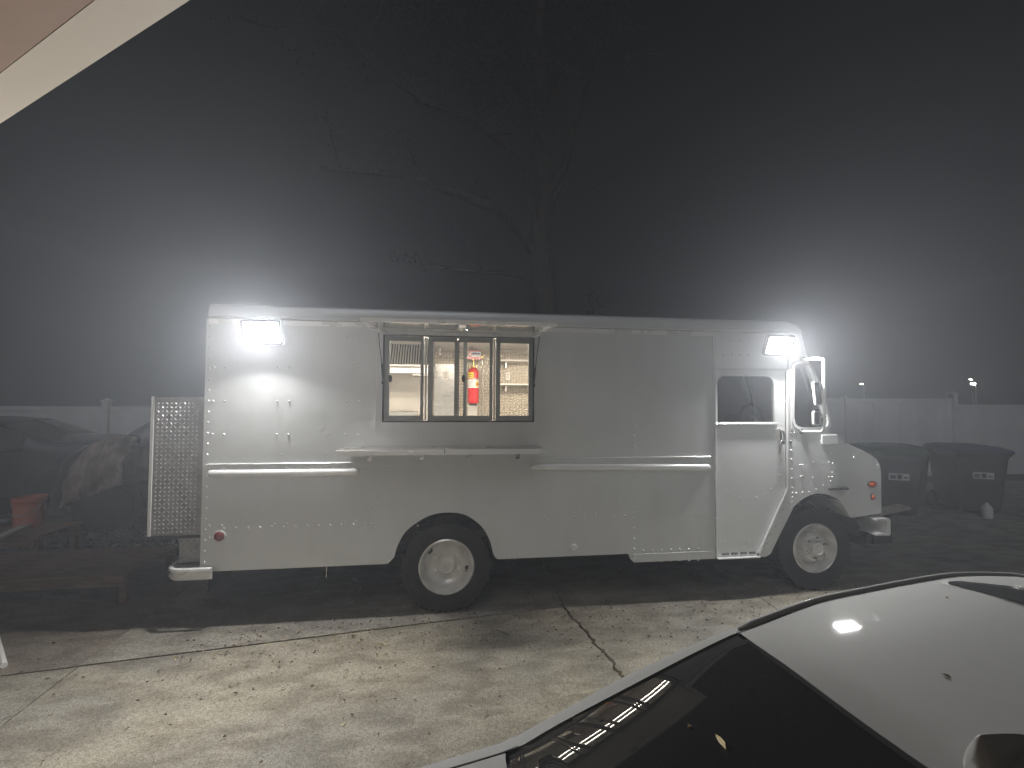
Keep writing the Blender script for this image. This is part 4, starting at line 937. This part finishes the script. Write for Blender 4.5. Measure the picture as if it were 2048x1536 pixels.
# ------------------------------------------------------------------ bins
def bin_(x, y, rz, sc_, lid, stick, lab):
    g = tag(empty('wheelie_bin', (x, y, 0), rz), lab, 'bin', 'dark wheelie bins by the fence'); g.scale = (sc_, sc_, sc_)
    bm = bmesh.new(); rs = []
    for z, wx, wy_ in ((.06,.27,.31),(.10,.29,.33),(.95,.35,.395),(1.0,.36,.42),(1.02,.385,.44),(1.05,.385,.44)):
        rs.append([bm.verts.new((p[0], p[1], z)) for p in rrect(-wx, wx, -wy_, wy_, .05, 3)])
    for A, B in zip(rs, rs[1:]):
        for k in range(len(A)): bm.faces.new((A[k], A[(k+1) % len(A)], B[(k+1) % len(B)], B[k]))
    bm.faces.new(rs[0][::-1]); fin('tub', bm, 'cart', g, 40)
    bm = bmesh.new(); rs = []
    for z, f_ in ((1.052, 1.04), (1.085, 1.05), (1.12, .96), (1.15, .75), (1.165, .35)): rs.append([bm.verts.new((p[0]*f_, p[1]*f_, z)) for p in rrect(-.385, .385, -.44, .44, .06, 3)])
    for A, B in zip(rs, rs[1:]):
        for k in range(len(A)): bm.faces.new((A[k], A[(k+1) % len(A)], B[(k+1) % len(B)], B[k]))
    bm.faces.new(rs[0][::-1]); bm.faces.new(rs[-1]); fin('lid', bm, lid, g, 40)
    bm = bmesh.new(); tube(bm, [(-.3,.44,1.02),(-.3,.53,1.04),(.3,.53,1.04),(.3,.44,1.02)], .016, 8); fin('handle', bm, 'cart', g)
    first = None
    for s in (-1, 1):
        bm = bmesh.new(); lathe(bm, [(0,-.03),(.12,-.03),(.14,0),(.12,.03),(0,.03)], (s*.32,.32,.14), 'x', 20); fin('wheel', bm, 'tyre', g)
    if not stick: return
    lb = bmesh.new(); box(lb, -.15, .13, -.378, -.374, .62, .73); L_ = fin('sticker', lb, 'white', g); L_.location = (.02, -.0, 0); L_.rotation_euler.x = 0
    for k, (a, b, z0, z1) in enumerate(((-.13,-.05,.64,.70),(-.03,.03,.635,.71),(.05,.11,.65,.675))):
        obox('sticker_print', 'ink', L_, a, b, -.3800, -.3785, z0, z1)
bin_(9.02, 3.15, R(-24), 1.06, 'lidg', False, 'dark wheelie bin with green lid partly hidden behind the truck nose')
bin_(9.98, 2.80, R(-24), 1.06, 'lidg', True, 'dark wheelie bin with dull green lid and pale sticker beside the truck nose')
bin_(10.95, 3.45, R(-24), 1.00, 'cart', False, 'all dark wheelie bin standing back between the two bins with stickers')
bin_(11.62, 2.75, R(-24), 1.06, 'lidb', True, 'dark wheelie bin with blue lid and pale sticker at the right edge')
q = onZ(1795, 1060, 0)
bm = bmesh.new(); a, b = onZ(1762, 1026, .45), onZ(1822, 1014, .45); d = (b-a).normalized(); nn = Vector((-d.y, d.x, 0)); 
plate(bm, [(0,0),((b-a).length,0),((b-a).length,.16),(0,.16)], (), a-Vector((0,0,.04)), d, nn, .05); tag(fin('board', bm, 'palewood'), 'pale board lying low between the truck nose and the green lidded bin', 'board')
bm = bmesh.new(); box(bm, a.x-.1, a.x+.22, a.y+.04, a.y+.14, -.0, .40, .01); tag(fin('block', bm, 'cart'), 'dark block supporting the pale board beside the truck nose', 'block')
q = onZ(1974, 1036, 0); bm = bmesh.new(); lathe(bm, [(0,0),(.07,.0),(.075,.02),(.075,.17),(.05,.22),(.025,.235),(.025,.27),(0,.27)], (q.x, q.y-.0, 0), 'z', 20)
tag(fin('plastic_jug', bm, 'white', None, 40), 'small white jug on the ground in front of the dark bins', 'jug')

# ------------------------------------------------------------------ left side: platforms, bucket, board
def platform(x0, x1, y0, y1, z, n, lab, rz=0):
    g = tag(empty('wooden_platform', (x0, y0, 0), rz), lab, 'platform', 'low wooden platforms on the left'); wd_ = (y1-y0)/n; first = None
    for k in range(n):
        if first is None: first = obox('plank', 'wood', g, 0, x1-x0, .003, wd_-.003, z-.03, z, .004); o = first
        else: o = first.copy(); COL.objects.link(o)
        o.location = (random.uniform(-.01, .01), k*wd_, random.uniform(-.002, .002))
    obox('apron', 'wood', g, .02, x1-x0-.02, .012, .04, z-.12, z-.031, .003); obox('apron', 'wood', g, .02, x1-x0-.02, y1-y0-.04, y1-y0-.012, z-.12, z-.031, .003)
    for x in (.0, x1-x0-.07):
        for y in (.041, y1-y0-.111): obox('leg', 'wood', g, x, x+.07, y, y+.07, 0, z-.031, .003)
platform(-3.6, -1.0, .57, 1.40, .29, 6, 'lower wooden platform of wide planks nearest the truck bumper')
platform(-5.2, -2.58, 1.50, 2.14, .41, 5, 'raised wooden platform with the orange bucket on it')
q = onZ(58, 1052, .41); r = .155
bk = tag(empty('bucket', (q.x, q.y, .41)), 'orange plastic bucket standing on the raised wooden platform', 'bucket')
bm = bmesh.new(); lathe(bm, [(0,.0),(r*.86,.0),(r*.88,.01),(r*.96,.27),(r*1.02,.275),(r*1.02,.295),(r*.98,.30),(r*1.03,.31),(r*1.05,.35),(r*1.03,.365),(r*.98,.365),(r*.85,.02),(0,.015)], (0,0,0), 'z', 32); fin('shell', bm, 'orange', bk, 40)
bm = bmesh.new(); tube(bm, smooth_path([(r,0,.31),(r*.9,-r*.7,.22),(0,-r*1.12,.16),(-r*.9,-r*.7,.22),(-r,0,.31)]), .004, 6); fin('handle', bm, 'steel', bk)
a, b = onZ(-40, 1098, .44), onZ(66, 1050, .44); bm = bmesh.new(); d = (b-a).normalized()
plate(bm, [(0,0),((b-a).length,0),((b-a).length,.09),(0,.09)], (), a-Vector((0,0,.0)), d, Vector((-d.y,d.x,0)), .025); tag(fin('board', bm, 'palewood'), 'pale board laid across the raised platform in front of the orange bucket', 'board')
q = onZ(14, 1050, .41); bm = bmesh.new(); box(bm, q.x-.22, q.x+.02, q.y, q.y+.2, .411, .50, .03); tag(fin('tool_case', bm, 'darkpaint2', None, 40), 'small dark tool case left of the orange bucket', 'case')
a, b = onZ(8, 1331, .02), onZ(-6, 1280, .02); d = (a-b).normalized(); bm = bmesh.new(); tube(bm, [a, a-d*.9], .02, 10)
tag(fin('plastic_pipe', bm, 'white'), 'end of a white plastic pipe lying at the left edge of the driveway', 'pipe')

# ------------------------------------------------------------------ trees
def limb(bm, p, d, L, r, rr, depth, tips, bend=.25, up_=.1):
    pts = [Vector(p)]; rads = [r]; n = 7
    for i in range(n):
        d = (d+Vector((rr.uniform(-1,1), rr.uniform(-1,1), rr.uniform(-1,1)+up_))*bend*.5).normalized(); pts.append(pts[-1]+d*L/n); rads.append(r*(1-.62*(i+1)/n))
    tube(bm, pts, rads, 8 if r > .06 else 5, caps=False)
    if depth:
        for k in range(rr.randint(2, 4)):
            i = rr.randint(2, n); nd = (d*.6+Vector((rr.uniform(-1,1), rr.uniform(-1,1), rr.uniform(-.5,.9)))).normalized()
            limb(bm, pts[i], nd, L*rr.uniform(.5,.75), rads[i]*.7, rr, depth-1, tips, bend, up_)
    else: tips.extend(pts[3:])
def leaves(bm, tips, per, spread, size, rr):
    for t in tips:
        c = t+Vector((rr.gauss(0,.2), rr.gauss(0,.2), rr.gauss(0,.2)))*spread
        for k in range(per):
            p = c+Vector((rr.gauss(0,1), rr.gauss(0,1), rr.gauss(0,.7)))*spread*.55; a = rr.uniform(0, 6.28); e = rr.uniform(-1.2, 1.2); s = size*rr.uniform(.6, 1.3)
            u_ = Vector((math.cos(a)*math.cos(e), math.sin(a)*math.cos(e), math.sin(e))); v_ = u_.orthogonal().normalized()*.38
            q = [bm.verts.new(p+u_*s), bm.verts.new(p+v_*s), bm.verts.new(p-u_*s), bm.verts.new(p-v_*s)]; bm.faces.new(q)
def V3(px, py, Y): return onY(px, py, Y)
# the big oak behind the truck
rr = random.Random(31); oak = tag(empty('oak_tree', (*V3(1085, 800, 9.0).xy, 0)), 'large dark oak rising behind the middle of the truck roof', 'tree'); bx0 = oak.location.x
bm = bmesh.new(); O = Vector((bx0, 9, 0)); tips = []; off = lambda px, py, Y=9.: V3(px, py, Y)-O
trunk = [Vector((0,0,-.1)), off(1090,700), off(1085,560), off(1080,470), off(1088,380), off(1078,250), off(1075,120), off(1080,-40)]
tube(bm, smooth_path(trunk, 4), [.48-.011*i for i in range(29)], 12, caps=False)
for path, r in (([(1080,490),(1050,350),(1010,295),(960,255),(900,225),(830,200)], .15), ([(1080,520),(1010,430),(930,395),(830,360),(740,345),(640,335)], .16), ([(1090,400),(1130,330),(1150,240),(1190,120)], .16), ([(1095,440),(1130,370),(1190,372),(1240,350)], .05), ([(1070,560),(1000,545),(940,542),(885,538)], .10), ([(1080,260),(1020,140),(960,60),(900,-30)], .14), ([(1080,250),(1140,120),(1170,20)], .12), ([(850,205),(770,150),(690,75),(640,50),(590,47),(545,55),(500,42),(470,30)], .05)):
    P = smooth_path([off(a, b, 9-.5*i) for i, (a, b) in enumerate(path)], 4); tube(bm, P, [r*(1-.75*i/(len(P)-1)) for i in range(len(P))], 8, caps=False)
    for i in range(6, len(P), 4): limb(bm, P[i], Vector((rr.uniform(-1,1), rr.uniform(-1,.2), rr.uniform(-.2,.8))).normalized(), rr.uniform(.7,1.5), r*.22, rr, 1, tips)
fin('trunk', bm, 'bark', oak, 'all')
bm = bmesh.new(); ct = []
for k in range(330):
    t = k/330; a, b = rr.gauss(960, 110), rr.uniform(-80, 235)
    if b > 160 and abs(a-1010) > 130: continue
    ct.append(off(a, b, rr.uniform(6.6, 9.5)))
for k in range(60): ct.append(off(rr.uniform(1060,1280), rr.uniform(-80,160), rr.uniform(7, 10)))
leaves(bm, ct, 55, .42, .05, rr); leaves(bm, [t for t in tips if rr.random() < .3], 12, .3, .045, rr); o = fin('crown', bm, 'leaf', oak); o['kind'] = 'stuff'
bm = bmesh.new()
for k in range(70):
    p = rr.choice(ct)+Vector((rr.uniform(-.3,.3), -.3, rr.uniform(-.3,.3))); tt = []; limb(bm, p, Vector((rr.uniform(-1,1), rr.uniform(-.6,.3), rr.uniform(-.8,.2))).normalized(), rr.uniform(.5,1.3), .012, rr, 1, tt, .5, -.1)
fin('twigs', bm, 'palebark', oak)['kind'] = 'stuff'
def small_tree(name, px, Y, ztop, wd_, n, lab, seed, leafy=True, bark='palebark', hang=None, cat='tree'):
    rr = random.Random(seed); p = V3(px, 800, Y); g = tag(empty(name, (p.x, Y, 0)), lab, cat); bm = bmesh.new(); tips = []
    tube(bm, [(0,0,-.1),(.05,0,ztop*.3),(-.05,.05,ztop*.6)], [.13,.10,.07], 8, caps=False)
    for k in range(n): limb(bm, (0,0,ztop*rr.uniform(.35,.6)), Vector((rr.uniform(-1,1)*wd_, rr.uniform(-.8,.3), rr.uniform(.3,1))).normalized(), ztop*rr.uniform(.3,.5), .045, rr, 2, tips)
    fin('trunk', bm, bark, g, 'all')
    if leafy: bm = bmesh.new(); leaves(bm, tips, 10, .35, .05, rr); o = fin('crown', bm, 'leaf', g); o['kind'] = 'stuff'
small_tree('leafy_tree', 1215, 8.2, 4.3, .9, 6, 'small leafy tree just above the truck roof right of the oak', 42, True, 'bark')
small_tree('slim_tree', 880, 10.5, 4.6, 1.6, 8, 'low spreading tree showing above the truck roof left of the oak', 43, True, 'bark')
# far street lamps
for px, py, Y, h_, lab in ((1951,768,34,3,'brightest distant street lamp above the right fence'), (1945,759,40,3,'faint distant street lamp just above the brightest one'), (1728,768,38,3,'tiny distant street lamp right of the truck mirror')):
    q = onY(px, py, Y); g = tag(empty('street_lamp', (q.x, Y, 0)), lab, 'street lamp'); s_ = .8 if px == 1951 else .35
    bm = bmesh.new(); tube(bm, [(0,0,-.1),(0,0,q.z-.1),(-.3,0,q.z+.05)], .06, 6); fin('pole', bm, 'steel', g)
    bm = bmesh.new(); box(bm, -.3-.22*s_, -.3+.22*s_, -.12, .12, q.z-.10*s_, q.z+.1*s_, .03); fin('lamp_head', bm, 'street', g)

# ------------------------------------------------------------------ panel added upper left, standing in for a warm blur at the lens
hs = tag(empty('corner_blur', (-2, -9, 0)), 'warm beige panel added for the lens blur in the upper left corner', 'corner_blur')
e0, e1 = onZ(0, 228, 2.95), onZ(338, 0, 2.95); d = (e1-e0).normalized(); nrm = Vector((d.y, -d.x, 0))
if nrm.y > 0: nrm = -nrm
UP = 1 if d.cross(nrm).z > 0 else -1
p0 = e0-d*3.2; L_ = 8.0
bm = bmesh.new(); plate(bm, [(0,.072),(L_,.072),(L_,4.5),(0,4.5)], (), p0-Vector((-2,-9,0)), d, nrm, UP*.03); fin('blur_panel', bm, 'warm_blur', hs)
bm = bmesh.new(); plate(bm, [(0,-.02),(L_,-.02),(L_,.07),(0,.07)], (), p0-Vector((-2,-9,0))+Vector((0,0,.0)), d, nrm, UP*.20); fin('blur_edge', bm, 'blur_edge', hs)
bm = bmesh.new(); plate(bm, [(0,3.6),(L_,3.6),(L_,3.75),(0,3.75)], (), p0-Vector((-2,-9,0))-Vector((0,0,2.95)), d, nrm, UP*2.93); fin('wall', bm, 'wallh', hs)  # unseen wall added to carry the panel

# ------------------------------------------------------------------ mist volume added to imitate lens glare around the floodlights
bm = bmesh.new(); box(bm, -34, 62, -24, 44, -1.2, 15.5); hz = fin('glare_haze', bm, None)
tag(hz, 'thin mist volume added to glow like lens glare around the floodlights', kind='stuff')
m = bpy.data.materials.new('mist'); m.use_nodes = True; nt = m.node_tree; nt.nodes.clear(); o = nt.nodes.new('ShaderNodeOutputMaterial'); v = nt.nodes.new('ShaderNodeVolumePrincipled')
v.inputs['Color'].default_value = (.86,.91,1,1); v.inputs['Density'].default_value = HAZE; v.inputs['Anisotropy'].default_value = HAZE_G; nt.links.new(v.outputs[0], o.inputs['Volume'])
hz.data.materials.append(m)
